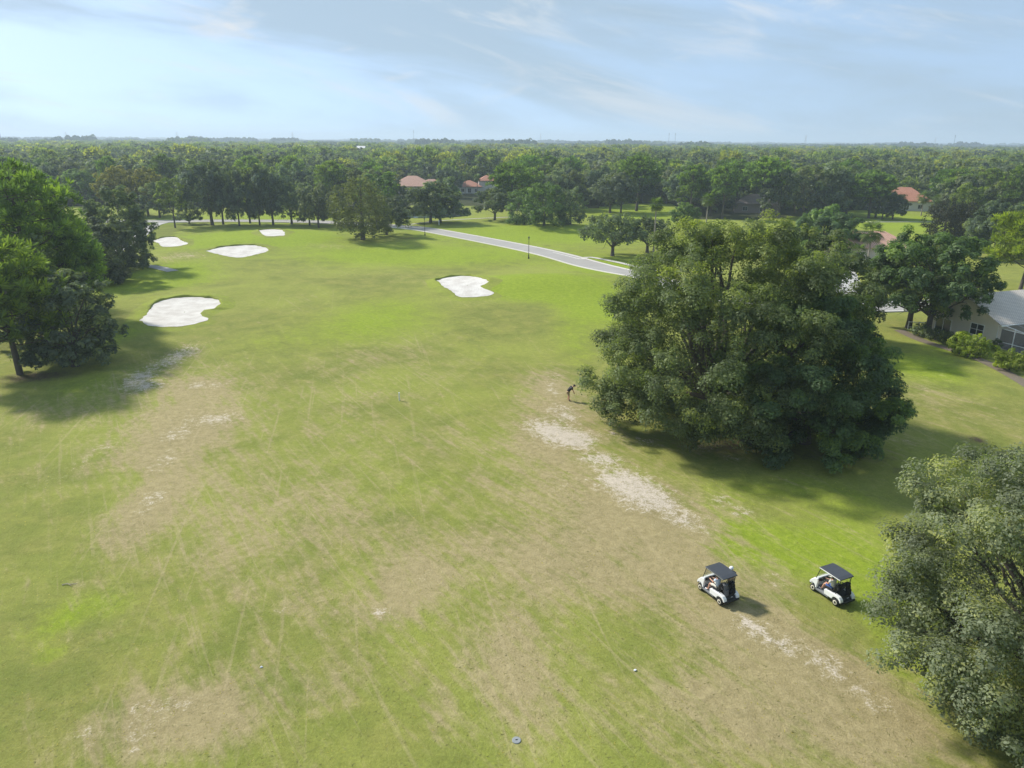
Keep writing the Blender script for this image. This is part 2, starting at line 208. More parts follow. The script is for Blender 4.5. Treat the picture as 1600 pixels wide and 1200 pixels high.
class MB:
    """collects shapes, then becomes one mesh object"""
    def __init__(s): s.bm = bmesh.new()
    def box(s, c, d, rot=None, bev=0.):
        g = bmesh.ops.create_cube(s.bm, size=1.0)['verts']
        bmesh.ops.scale(s.bm, vec=d, verts=g)
        if rot is not None: bmesh.ops.rotate(s.bm, cent=(0, 0, 0), matrix=rot, verts=g)
        bmesh.ops.translate(s.bm, vec=c, verts=g)
        if bev: bmesh.ops.bevel(s.bm, geom=list({e for v in g for e in v.link_edges}), offset=bev, segments=2, affect='EDGES', profile=.5)
        return s
    def bar(s, a, b, r, n=6, r2=None):
        a = Vector(a); b = Vector(b); d = b-a
        g = bmesh.ops.create_cone(s.bm, cap_ends=True, segments=n, radius1=r, radius2=r if r2 is None else r2, depth=d.length)['verts']
        bmesh.ops.rotate(s.bm, cent=(0, 0, 0), matrix=d.to_track_quat('Z', 'Y').to_matrix(), verts=g)
        bmesh.ops.translate(s.bm, vec=(a+b)/2, verts=g); return s
    def tube(s, pts, r, n=6):
        for i in range(len(pts)-1): s.bar(pts[i], pts[i+1], r, n)
        return s
    def prism(s, prof, x0, x1, bev=0.):
        """profile in (y,z), extruded along x"""
        v0 = [s.bm.verts.new((x0, p[0], p[1])) for p in prof]; v1 = [s.bm.verts.new((x1, p[0], p[1])) for p in prof]
        fs = [s.bm.faces.new(v0), s.bm.faces.new(v1[::-1])]
        n = len(prof)
        for i in range(n): fs.append(s.bm.faces.new((v0[i], v1[i], v1[(i+1) % n], v0[(i+1) % n])))
        bmesh.ops.recalc_face_normals(s.bm, faces=fs)
        if bev: bmesh.ops.bevel(s.bm, geom=list({e for f in fs for e in f.edges}), offset=bev, segments=2, affect='EDGES', profile=.5)
        return s
    def ball(s, c, r, sc=(1, 1, 1), seg=12):
        g = bmesh.ops.create_uvsphere(s.bm, u_segments=seg, v_segments=max(6, seg*2//3), radius=r)['verts']
        bmesh.ops.scale(s.bm, vec=sc, verts=g); bmesh.ops.translate(s.bm, vec=c, verts=g); return s
    def lathe(s, prof, c=(0, 0, 0), n=16, axis='Z'):
        rings = []
        for r, z in prof:
            ring = []
            for k in range(n):
                a = 2*math.pi*k/n
                p = (r*math.cos(a), r*math.sin(a), z) if axis == 'Z' else (z, r*math.cos(a), r*math.sin(a))
                ring.append(s.bm.verts.new((p[0]+c[0], p[1]+c[1], p[2]+c[2])))
            rings.append(ring)
        for i in range(len(rings)-1):
            for k in range(n): s.bm.faces.new((rings[i][k], rings[i][(k+1) % n], rings[i+1][(k+1) % n], rings[i+1][k]))
        s.bm.faces.new(rings[0][::-1]); s.bm.faces.new(rings[-1]); return s
    def faces(s, V, F):
        vs = [s.bm.verts.new(v) for v in V]
        for f in F: s.bm.faces.new([vs[i] for i in f])
        return s
    def mesh(s, name, smooth_=False):
        bmesh.ops.recalc_face_normals(s.bm, faces=s.bm.faces)
        m = bpy.data.meshes.new(name); s.bm.to_mesh(m); s.bm.free()
        if smooth_:
            m.polygons.foreach_set('use_smooth', [True]*len(m.polygons))
        return m
    def build(s, name, mat, parent=None, loc=None, rotz=0., smooth_=False): return link_obj(name, s.mesh(name, smooth_), mat, parent, loc, rotz)
# ---------------------------------------------------------------- materials
def mat_new(name):
    m = bpy.data.materials.new(name); m.use_nodes = True; t = m.node_tree; t.nodes.clear()
    o = N(t, 'ShaderNodeOutputMaterial'); return m, t, o
def plain(name, col, rough=.6, metal=0., var=.12, scale=6., bump=.0, spec=.5, coat=0.):
    m, t, o = mat_new(name); p = N(t, 'ShaderNodeBsdfPrincipled'); link(t, p.outputs[0], o.inputs[0])
    tc_ = N(t, 'ShaderNodeTexCoord'); n = noise(t, tc_.outputs['Object'], scale, 5, .6)
    c = mix_c(t, n, tuple(v*(1-var) for v in col), tuple(min(1, v*(1+var)) for v in col)); link(t, c, p.inputs['Base Color'])
    p.inputs['Roughness'].default_value = rough; p.inputs['Metallic'].default_value = metal; p.inputs['Specular IOR Level'].default_value = spec
    p.inputs['Coat Weight'].default_value = coat
    if bump:
        b = N(t, 'ShaderNodeBump'); b.inputs['Strength'].default_value = bump; b.inputs['Distance'].default_value = .02; link(t, n, b.inputs['Height']); link(t, b.outputs[0], p.inputs['Normal'])
    return m
M = {}
M['white_paint'] = plain('white_paint', (.78, .79, .79), .3, coat=.3, var=.04)
M['black_plastic'] = plain('black_plastic', (.018, .019, .022), .5)
M['roof_slate'] = plain('roof_slate', (.05, .056, .068), .45, var=.08)
M['grey_plastic'] = plain('grey_plastic', (.18, .19, .2), .5)
M['black_vinyl'] = plain('black_vinyl', (.025, .025, .028), .45)
M['rubber'] = plain('rubber', (.016, .016, .016), .85)
M['ivory'] = plain('ivory', (.62, .58, .46), .4)
M['steel'] = plain('steel', (.5, .5, .5), .3, metal=.9)
M['black_metal'] = plain('black_metal', (.012, .013, .014), .4, metal=.3)
M['skin'] = plain('skin', (.55, .30, .21), .55, var=.08)
M['white_cloth'] = plain('white_cloth', (.72, .73, .76), .9)
M['pale_blue_cloth'] = plain('pale_blue_cloth', (.55, .62, .74), .9)
M['blue_cloth'] = plain('blue_cloth', (.06, .12, .33), .9)
M['black_cloth'] = plain('black_cloth', (.014, .014, .017), .9)
M['khaki_cloth'] = plain('khaki_cloth', (.30, .23, .13), .9)
M['grey_cloth'] = plain('grey_cloth', (.10, .105, .12), .9)
M['cream_cloth'] = plain('cream_cloth', (.62, .60, .52), .9)
M['hair'] = plain('hair', (.12, .09, .06), .7)
M['eye'] = plain('eye', (.02, .015, .01), .2)
M['aluminium_white'] = plain('aluminium_white', (.8, .8, .8), .4)
M['concrete'] = plain('concrete', (.52, .50, .46), .85, var=.12, scale=.8, bump=.2)
M['concrete_path'] = plain('concrete_path', (.40, .39, .37), .9, var=.2, scale=.35, bump=.2)
M['asphalt'] = plain('asphalt', (.32, .305, .285), .9, var=.2, scale=.25, bump=.2)
M['mulch'] = plain('mulch', (.15, .12, .085), .95, var=.5, scale=5, bump=.6)
M['stucco_grey'] = plain('stucco_grey', (.68, .60, .50), .9, var=.06, scale=2)
M['stucco_cream'] = plain('stucco_cream', (.66, .56, .48), .9, var=.06, scale=1)
M['stucco_white'] = plain('stucco_white', (.70, .68, .65), .9, var=.06, scale=1)
M['stucco_brown'] = plain('stucco_brown', (.30, .24, .22), .9, var=.1, scale=1)
M['frame_white'] = plain('frame_white', (.78, .78, .76), .5, var=.05)
M['grey_lid'] = plain('grey_lid', (.24, .26, .265), .9, var=.3, scale=12)
M['dark_glass'] = plain('dark_glass', (.025, .032, .04), .06, spec=.8, var=.3)
def m_roof(name, col, period, col2):
    m, t, o = mat_new(name); p = N(t, 'ShaderNodeBsdfPrincipled'); link(t, p.outputs[0], o.inputs[0]); p.inputs['Roughness'].default_value = .85
    tc_ = N(t, 'ShaderNodeTexCoord'); br = N(t, 'ShaderNodeTexBrick'); link(t, tc_.outputs['UV'], br.inputs['Vector'])
    br.inputs['Scale'].default_value = 1; br.inputs['Brick Width'].default_value = period; br.inputs['Row Height'].default_value = period*.8; br.inputs['Mortar Size'].default_value = .03
    br.inputs['Color1'].default_value = (*col, 1); br.inputs['Color2'].default_value = (*col2, 1); br.inputs['Mortar'].default_value = (*[v*.55 for v in col], 1)
    n = noise(t, tc_.outputs['Object'], .5, 6, .6); c = mix_c(t, n, mix_c(t, 1., br.outputs[0], (.72, .72, .74), 'MULTIPLY'), br.outputs[0]); link(t, c, p.inputs['Base Color'])
    b = N(t, 'ShaderNodeBump'); b.inputs['Strength'].default_value = .6; b.inputs['Distance'].default_value = .05; link(t, br.outputs['Fac'], b.inputs['Height']); b.invert = True; link(t, b.outputs[0], p.inputs['Normal'])
    return m
M['shingle'] = m_roof('shingle', (.74, .66, .57), .33, (.80, .72, .62))
M['tile_salmon'] = m_roof('tile_salmon', (.62, .36, .26), .4, (.70, .43, .32))
M['tile_orange'] = m_roof('tile_orange', (.52, .22, .14), .4, (.60, .29, .19))
M['tile_brown'] = m_roof('tile_brown', (.19, .15, .135), .4, (.23, .18, .16))
M['tile_grey'] = m_roof('tile_grey', (.27, .26, .27), .4, (.33, .32, .32))
def m_clear(name, tint, alpha):
    m, t, o = mat_new(name); a = N(t, 'ShaderNodeBsdfTransparent'); a.inputs[0].default_value = (*tint, 1)
    g = N(t, 'ShaderNodeBsdfGlossy'); g.inputs['Roughness'].default_value = .04; d = N(t, 'ShaderNodeBsdfDiffuse'); d.inputs[0].default_value = (.5, .52, .52, 1)
    mx0 = N(t, 'ShaderNodeMixShader'); mx0.inputs[0].default_value = .25; link(t, g.outputs[0], mx0.inputs[1]); link(t, d.outputs[0], mx0.inputs[2])
    mx = N(t, 'ShaderNodeMixShader'); mx.inputs[0].default_value = alpha; link(t, a.outputs[0], mx.inputs[1]); link(t, mx0.outputs[0], mx.inputs[2]); link(t, mx.outputs[0], o.inputs[0]); return m
M['windscreen'] = m_clear('windscreen', (.9, .93, .92), .28)
def m_screen():
    m, t, o = mat_new('insect_screen'); a = N(t, 'ShaderNodeBsdfTransparent'); d = N(t, 'ShaderNodeBsdfDiffuse'); d.inputs[0].default_value = (.03, .035, .04, 1)
    mx = N(t, 'ShaderNodeMixShader'); mx.inputs[0].default_value = .38; link(t, a.outputs[0], mx.inputs[1]); link(t, d.outputs[0], mx.inputs[2]); link(t, mx.outputs[0], o.inputs[0]); return m
M['screen'] = m_screen()
def m_leaf(name, by_object=True):
    m, t, o = mat_new(name); oi = N(t, 'ShaderNodeObjectInfo'); kc = oi.outputs['Color'] if by_object else N(t, 'ShaderNodeAttribute', attribute_name='leaf_colour').outputs['Color']; at = N(t, 'ShaderNodeAttribute', attribute_name='tint')
    f = at.outputs['Fac']
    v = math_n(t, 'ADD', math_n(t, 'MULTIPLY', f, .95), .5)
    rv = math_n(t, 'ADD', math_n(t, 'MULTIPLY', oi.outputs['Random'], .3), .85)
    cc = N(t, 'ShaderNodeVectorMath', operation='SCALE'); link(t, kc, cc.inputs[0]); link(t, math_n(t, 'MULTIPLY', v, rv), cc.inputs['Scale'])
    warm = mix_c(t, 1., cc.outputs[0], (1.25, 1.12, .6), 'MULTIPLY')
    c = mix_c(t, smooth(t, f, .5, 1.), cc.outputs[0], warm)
    d = N(t, 'ShaderNodeBsdfDiffuse'); link(t, c, d.inputs[0]); tr_ = N(t, 'ShaderNodeBsdfTranslucent')
    tcx = mix_c(t, 1., c, (1.15, 1.3, .5), 'MULTIPLY'); link(t, tcx, tr_.inputs[0])
    g = N(t, 'ShaderNodeBsdfGlossy'); g.inputs['Roughness'].default_value = .5; g.inputs[0].default_value = (.75, .85, .7, 1)
    m1 = N(t, 'ShaderNodeMixShader'); m1.inputs[0].default_value = .5; link(t, d.outputs[0], m1.inputs[1]); link(t, tr_.outputs[0], m1.inputs[2])
    m2 = N(t, 'ShaderNodeMixShader'); m2.inputs[0].default_value = .02; link(t, m1.outputs[0], m2.inputs[1]); link(t, g.outputs[0], m2.inputs[2]); link(t, m2.outputs[0], o.inputs[0]); return m
M['leaf'] = m_leaf('leaf'); M['far_leaf'] = m_leaf('far_leaf', False)
M['bark'] = plain('bark', (.085, .070, .058), .95, var=.45, scale=3, bump=.8)
M['bark_pale'] = plain('bark_pale', (.30, .26, .22), .95, var=.3, scale=4, bump=.5)
def m_sand():
    m, t, o = mat_new('bunker_sand'); p = N(t, 'ShaderNodeBsdfPrincipled'); link(t, p.outputs[0], o.inputs[0]); p.inputs['Roughness'].default_value = .95; p.inputs['Specular IOR Level'].default_value = .1
    g = N(t, 'ShaderNodeNewGeometry'); n = noise(t, g.outputs['Position'], .5, 6, .6); n2 = noise(t, g.outputs['Position'], 5, 5, .6)
    c = mix_c(t, smooth(t, n, .35, .65), (.52, .49, .45), (.66, .64, .60)); c = mix_c(t, math_n(t, 'MULTIPLY', n2, .35), c, (.48, .44, .40)); link(t, c, p.inputs['Base Color'])
    b = N(t, 'ShaderNodeBump'); b.inputs['Strength'].default_value = .7; b.inputs['Distance'].default_value = .12; wv = N(t, 'ShaderNodeTexWave'); link(t, g.outputs['Position'], wv.inputs['Vector']); wv.inputs['Scale'].default_value = .55; wv.inputs['Distortion'].default_value = 9; wv.inputs['Detail'].default_value = 2; wv.inputs['Detail Scale'].default_value = .35; link(t, math_n(t, 'ADD', n2, math_n(t, 'MULTIPLY', wv.outputs[1], .10)), b.inputs['Height']); link(t, b.outputs[0], p.inputs['Normal']); return m
M['sand'] = m_sand()
def m_water():
    m, t, o = mat_new('pond_water'); p = N(t, 'ShaderNodeBsdfPrincipled'); link(t, p.outputs[0], o.inputs[0]); p.inputs['Base Color'].default_value = (.03, .045, .05, 1); p.inputs['Roughness'].default_value = .05; p.inputs['Specular IOR Level'].default_value = .9
    g = N(t, 'ShaderNodeNewGeometry'); n = noise(t, g.outputs['Position'], 2., 4, .6); b = N(t, 'ShaderNodeBump'); b.inputs['Strength'].default_value = .05; link(t, n, b.inputs['Height']); link(t, b.outputs[0], p.inputs['Normal']); return m
M['water'] = m_water()
def m_ground():
    m, t, o = mat_new('turf'); p = N(t, 'ShaderNodeBsdfPrincipled'); link(t, p.outputs[0], o.inputs[0]); p.inputs['Roughness'].default_value = .95; p.inputs['Specular IOR Level'].default_value = .08
    g = N(t, 'ShaderNodeNewGeometry'); pos = g.outputs['Position']
    at = {k: N(t, 'ShaderNodeAttribute', attribute_name=k).outputs['Fac'] for k in ('dry', 'sand', 'lush', 'soil_shade', 'wood')}
    n1 = noise(t, pos, .055, 5, .6, .3); n2 = noise(t, pos, .33, 6, .62, .5); n3 = noise(t, pos, 1.9, 7, .65, .4); n4 = noise(t, pos, 9., 5, .7); n5 = noise(t, pos, 30., 3, .7)
    def streak(rot, sx_, sy_, sc):
        m0 = N(t, 'ShaderNodeMapping'); link(t, pos, m0.inputs[0]); m0.inputs['Rotation'].default_value = (0, 0, R(rot)); mp_ = N(t, 'ShaderNodeMapping'); link(t, m0.outputs[0], mp_.inputs[0]); mp_.inputs['Scale'].default_value = (sx_, sy_, 1)
        return noise(t, mp_.outputs[0], sc, 5, .6, .25)
    s1 = streak(-27, 1., .07, 1.5); s2 = streak(-42, 1., .045, 2.6); s3 = streak(14, 1., .06, 1.1)
    def c0(v, k): return math_n(t, 'MULTIPLY', math_n(t, 'SUBTRACT', v, .5), k)
    def add(*a):
        r = a[0]
        for q in a[1:]: r = math_n(t, 'ADD', r, q)
        return r
    base = mix_c(t, smooth(t, n2, .32, .68), (.175, .202, .046), (.235, .235, .064))
    base = mix_c(t, smooth(t, n1, .38, .66), base, (.24, .265, .056))
    lush = smooth(t, add(at['lush'], c0(n2, .9), c0(n3, .5), c0(s1, .5)), .25, .95)
    base = mix_c(t, lush, base, mix_c(t, n3, (.165, .245, .024), (.270, .320, .034)))
    dry = smooth(t, add(at['dry'], c0(n2, 1.2), c0(n3, .9), c0(s1, 1.6), c0(s2, 1.6), c0(s3, .9)), .32, 1.40)
    base = mix_c(t, math_n(t, 'MULTIPLY', dry, .92), base, mix_c(t, n3, (.265, .218, .105), (.375, .310, .175)))
    s4 = streak(-31, 1., .025, 2.7); s5 = streak(-12, 1., .024, 2.1)
    trk = math_n(t, 'MULTIPLY', math_n(t, 'ADD', smooth(t, s4, .57, .68), smooth(t, s5, .58, .70), clamp=True), smooth(t, add(at['dry'], c0(n1, 1.2)), .0, .6))
    base = mix_c(t, math_n(t, 'MULTIPLY', trk, .4), base, (.38, .315, .175))
    soil_shade = smooth(t, add(at['soil_shade'], c0(n3, .9), c0(n2, .6)), .35, .95)
    base = mix_c(t, soil_shade, base, mix_c(t, n4, (.06, .045, .032), (.12, .09, .062)))
    on = smooth(t, at['sand'], .08, .3)
    sand = math_n(t, 'MULTIPLY', smooth(t, add(at['sand'], c0(n3, 2.4), c0(n4, 2.2), c0(n2, 1.3), c0(s1, .8)), .45, 1.25), on)
    base = mix_c(t, sand, base, mix_c(t, n4, (.38, .315, .225), (.60, .54, .46)))
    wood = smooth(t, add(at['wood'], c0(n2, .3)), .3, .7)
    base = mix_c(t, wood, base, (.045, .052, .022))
    val = add(1.0, c0(n4, .85), c0(n5, .5), c0(n3, .55), c0(n1, .25), c0(n2, .2))
    sc_ = N(t, 'ShaderNodeVectorMath', operation='SCALE'); link(t, base, sc_.inputs[0]); link(t, val, sc_.inputs['Scale']); link(t, sc_.outputs[0], p.inputs['Base Color'])
    b = N(t, 'ShaderNodeBump'); b.inputs['Strength'].default_value = .8; b.inputs['Distance'].default_value = .07
    link(t, add(math_n(t, 'MULTIPLY', n4, .8), math_n(t, 'MULTIPLY', n5, .4), n3), b.inputs['Height']); link(t, b.outputs[0], p.inputs['Normal']); return m
M['turf'] = m_ground()
# ---------------------------------------------------------------- ground
def in_poly(x, y, P):
    x = np.asarray(x); y = np.asarray(y); r = np.zeros(x.shape, bool); n = len(P)
    for i in range(n):
        x0, y0 = P[i]; x1, y1 = P[(i+1) % n]
        if y0 == y1: continue
        c = ((y0 > y) != (y1 > y)) & (x < (x1-x0)*(y-y0)/(y1-y0)+x0); r ^= c
    return r
def axis(lo, hi, fine, lim, grow):
    a = list(np.arange(lo, hi+fine*.5, fine)); st = fine
    while a[-1] < lim: st *= grow; a.append(a[-1]+st)
    return a
ys = axis(8, 130, .62, 13500, 1.045); neg = axis(0, 20, 6, 13500, 1.3); ys = [-v for v in neg[::-1] if v > 0]+[0., 4.]+ys
xp = axis(0, 62, .62, 13500, 1.06); xs = [-v for v in xp[:0:-1]]+xp
X, Y = np.meshgrid(np.array(xs), np.array(ys)); nx, ny = len(xs), len(ys)
Z = height(X, Y)
def paint(L, yscale=1.):
    v = np.zeros(X.shape)
    for bx, by, rx, ry, s in L:
        u = bx/max(by, 1.)                      # patches run away from the tee, along their own line of sight
        q = ((X-bx)/(rx*1.15*yscale))**2+((Y-by)/(ry*1.15*yscale))**2
        v = v+s*np.exp(-q)
    return np.clip(v, 0, 1.3)
far = np.clip((Y-70)/120, 0, 1)
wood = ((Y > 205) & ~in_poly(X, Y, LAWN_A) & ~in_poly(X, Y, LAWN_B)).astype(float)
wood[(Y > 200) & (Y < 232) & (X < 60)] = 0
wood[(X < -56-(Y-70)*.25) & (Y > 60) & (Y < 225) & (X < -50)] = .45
idx = np.arange(nx*ny).reshape(ny, nx)
Fq = np.stack([idx[:-1, :-1], idx[:-1, 1:], idx[1:, 1:], idx[1:, :-1]], -1).reshape(-1, 4)
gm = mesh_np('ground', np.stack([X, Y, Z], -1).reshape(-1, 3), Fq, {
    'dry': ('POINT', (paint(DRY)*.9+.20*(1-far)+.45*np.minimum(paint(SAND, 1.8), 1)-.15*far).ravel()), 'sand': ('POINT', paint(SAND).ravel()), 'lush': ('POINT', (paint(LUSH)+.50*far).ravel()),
    'soil_shade': ('POINT', paint(SOIL_SHADE).ravel()), 'wood': ('POINT', wood.ravel())}, True)
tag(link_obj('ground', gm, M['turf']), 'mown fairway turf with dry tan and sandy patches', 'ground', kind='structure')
# ---------------------------------------------------------------- strips laid on the ground
def resample(P, step):
    P = np.array(P, float); t = np.r_[0, np.cumsum(np.hypot(*np.diff(P, axis=0).T))]; n = max(2, int(t[-1]/step))
    # Catmull-Rom through the points taken from image pixels
    out = []
    Q = np.vstack([2*P[0]-P[1], P, 2*P[-1]-P[-2]])
    for s in np.linspace(0, t[-1], n):
        i = min(np.searchsorted(t, s, 'right')-1, len(P)-2); u = (s-t[i])/(t[i+1]-t[i]); a, b, c, d = Q[i:i+4]
        out.append(.5*((2*b)+(-a+c)*u+(2*a-5*b+4*c-d)*u*u+(-a+3*b-3*c+d)*u**3))
    return np.array(out)
def offset_line(L, d):
    T = np.gradient(L, axis=0); T /= np.linalg.norm(T, axis=1)[:, None]; return L+np.stack([-T[:, 1], T[:, 0]], 1)*d
def strip(name, P, offs, zo, mat, label, cat, step=1.5, closed_sides=False):
    L = resample(P, step); rows = []
    for d, z in zip(offs, zo):
        q = offset_line(L, d); rows.append(np.c_[q, height(q[:, 0], q[:, 1])+z])
    V = np.stack(rows, 1); k = len(offs); n = len(L); idx = np.arange(n*k).reshape(n, k)
    F = np.stack([idx[:-1, :-1], idx[1:, :-1], idx[1:, 1:], idx[:-1, 1:]], -1).reshape(-1, 4)
    o = link_obj(name, mesh_np(name, V.reshape(-1, 3), F), mat); return tag(o, label, cat, kind='structure')
RW = 2.9
strip('road', ROAD, [-RW, -RW*.5, 0, RW*.5, RW], [.05, .07, .08, .07, .05], M['asphalt'], 'grey asphalt road curving behind the fairway', 'road')
for s, nm in ((1, 'far'), (-1, 'near')):
    a = RW+.004; b = RW+.5
    strip('kerb', ROAD, [s*v for v in ((a, a, b, b) if s < 0 else (b, b, a, a))], [.0, .15, .15, .0] if s < 0 else [.0, .15, .15, .0], M['concrete'], 'pale concrete kerb along the %s side of the road' % nm, 'kerb')
strip('pavement', CURB_WALK, [-.6, .6], [.07, .07], M['concrete'], 'pale concrete pavement splitting from the road kerb', 'pavement')
strip('cart_path', CART_PATH, [-1.4, 1.4], [.07, .07], M['concrete_path'], 'pale cart path past the small bunker left of the green', 'path')
strip('cart_path', CART_PATH2, [-1.1, 1.1], [.07, .07], M['concrete_path'], 'short end of cart path near the dark drooping oak', 'path')
strip('pavement', FAR_WALK, [-.5, .5], [.07, .07], M['concrete'], 'thin pale pavement across the lawn beyond the road lamp', 'pavement')
strip('pavement', RIGHT_WALK, [-.6, .6], [.07, .07], M['concrete'], 'thin pale pavement across the right hand lawn', 'pavement')
strip('mulch_bed', MULCH, [-.75, -.3, .3, .75], [.02, .07, .07, .02], M['mulch'], 'dark mulch bed along the yard of the grey house', 'mulch bed')
def sheet(name, P, zo, mat, label, cat, inner=None, rings=6, noise_amp=0., flat=None):
    """a filled outline as concentric rings"""
    C = np.array(P, float); L = resample(list(P)+[P[0]], .55)[:-1]; n = len(L); cen = C.mean(0); V = []; 
    e = noise_amp*(np.sin(np.arange(n)*1.7)+np.sin(np.arange(n)*.61+1)+rng.normal(0, .6, n)); d = L-cen; L = cen+d*(1+e/np.linalg.norm(d, axis=1))[:, None]
    for k in range(rings+1):
        f = 1-k/rings; f = f if k < rings else .02
        q = cen+(L-cen)*f; z = (height(q[:, 0], q[:, 1]) if flat is None else np.full(n, flat))+zo+(inner(1-f) if inner else 0); V.append(np.c_[q, z])
    V = np.concatenate(V); F = []
    for k in range(rings):
        for i in range(n): F.append((k*n+i, k*n+(i+1) % n, (k+1)*n+(i+1) % n, (k+1)*n+i))
    o = link_obj(name, mesh_np(name, V, np.array(F), None, True), mat); tag(o, label, cat, kind='structure'); return o, L, cen
sheet('driveway', DRIVEWAY, .06, M['concrete_path'], 'pale driveway of the salmon roofed house', 'driveway')
sheet('pond', POND, .12, M['water'], 'small pond behind the pair of wide oaks reflecting the sky', 'pond', flat=.0)
for lab, P in BUNKERS:
    o, L, cen = sheet('sand_bunker', P, .10, M['sand'], lab, 'bunker', inner=lambda u: -.04*min(u*3, 1), rings=8, noise_amp=.09)
    # turf lip: higher at the back, fading to nothing in front
    n = len(L); dv = L-cen; ln = np.linalg.norm(dv, axis=1)[:, None]; dn = dv/ln; back = np.clip((dn[:, 1]+.25)/.9, 0, 1)**.8; rad = np.sqrt((ln**2).mean())
    hh = (.05+.27*back)*(1+.25*np.sin(np.arange(n)*.9)+.25*rng.random(n)); rows = []
    for off, zf in ((-.12, 0.), (-.02, .75), (.12, 1.), (.7, .75), (1.6, .3), (2.8, -.05)):
        q = L+dn*off; z = height(q[:, 0], q[:, 1])+np.where(zf > 0, hh*zf+.02, .02-.05*(zf < 0)); rows.append(np.c_[q, z])
    V = np.concatenate(rows); F = []
    for k in range(5):
        for i in range(n): F.append((k*n+i, k*n+(i+1) % n, (k+1)*n+(i+1) % n, (k+1)*n+i))
    ring = np.repeat(np.arange(6), n); lip = mesh_np('turf_lip', V, np.array(F), {'soil_shade': ('POINT', np.where(ring < 1, .6, np.where(ring < 2, .35, 0.))), 'lush': ('POINT', np.full(len(V), .5)), 'dry': ('POINT', np.full(len(V), .05)), 'sand': ('POINT', np.zeros(len(V))), 'wood': ('POINT', np.zeros(len(V)))}, True)  # inner rim browned, with the lip's dark shadow edge put into its colour
    link_obj('turf_lip', lip, M['turf'], o)
# ---------------------------------------------------------------- trees
def unit(v): return v/np.maximum(np.linalg.norm(v, axis=-1, keepdims=True), 1e-6)
def rdirs(r, n): return unit(r.normal(size=(n, 3)))
def leaf_quads(r, pos, nrm, size, asp=.5):
    n = len(pos); t1 = unit(np.cross(nrm, rdirs(r, n))); t2 = np.cross(nrm, t1); s = size[:, None]
    a = pos-t1*s*.5-nrm*s*.08; b = pos+t2*s*asp*.5+nrm*s*.05; c = pos+t1*s*.5-nrm*s*.08; d = pos-t2*s*asp*.5+nrm*s*.05
    return np.stack([a, b, c, d], 1).reshape(-1, 3), np.arange(n*4).reshape(n, 4)
def tube_np(P, Rr, k=6):
    P = np.array(P, float); n = len(P); T = unit(np.gradient(P, axis=0)); ref = np.tile([[.31, .2, .93]], (n, 1)); ref[np.abs((T*ref).sum(1)) > .9] = [1, 0, 0]
    A = unit(np.cross(T, ref)); B = np.cross(T, A); ang = np.linspace(0, 2*np.pi, k, endpoint=False)
    V = (P[:, None]+np.asarray(Rr)[:, None, None]*(A[:, None]*np.cos(ang)[None, :, None]+B[:, None]*np.sin(ang)[None, :, None])).reshape(-1, 3)
    i = np.arange(n*k).reshape(n, k); j = np.roll(i, -1, 1)
    return V, np.stack([i[:-1], j[:-1], j[1:], i[1:]], -1).reshape(-1, 4)
def join_np(parts):
    V, F, o = [], [], 0
    for v, f in parts: V.append(v); F.append(f+o); o += len(v)
    return np.concatenate(V), np.concatenate(F)
def limb(r, a, b, r0, r1, sag=.12, k=6, seg=7):
    a = np.array(a, float); b = np.array(b, float); d = b-a; L = np.linalg.norm(d); t = np.linspace(0, 1, seg)[:, None]
    side = rdirs(r, 1)[0]*L*.10; P = a+d*t+side*np.sin(np.pi*t)+np.array([0, 0, 1])*L*sag*np.sin(np.pi*t); P[1:-1] += r.normal(0, L*.018, (seg-2, 3))
    return tube_np(P, r0+(r1-r0)*t[:, 0]**.8, k)
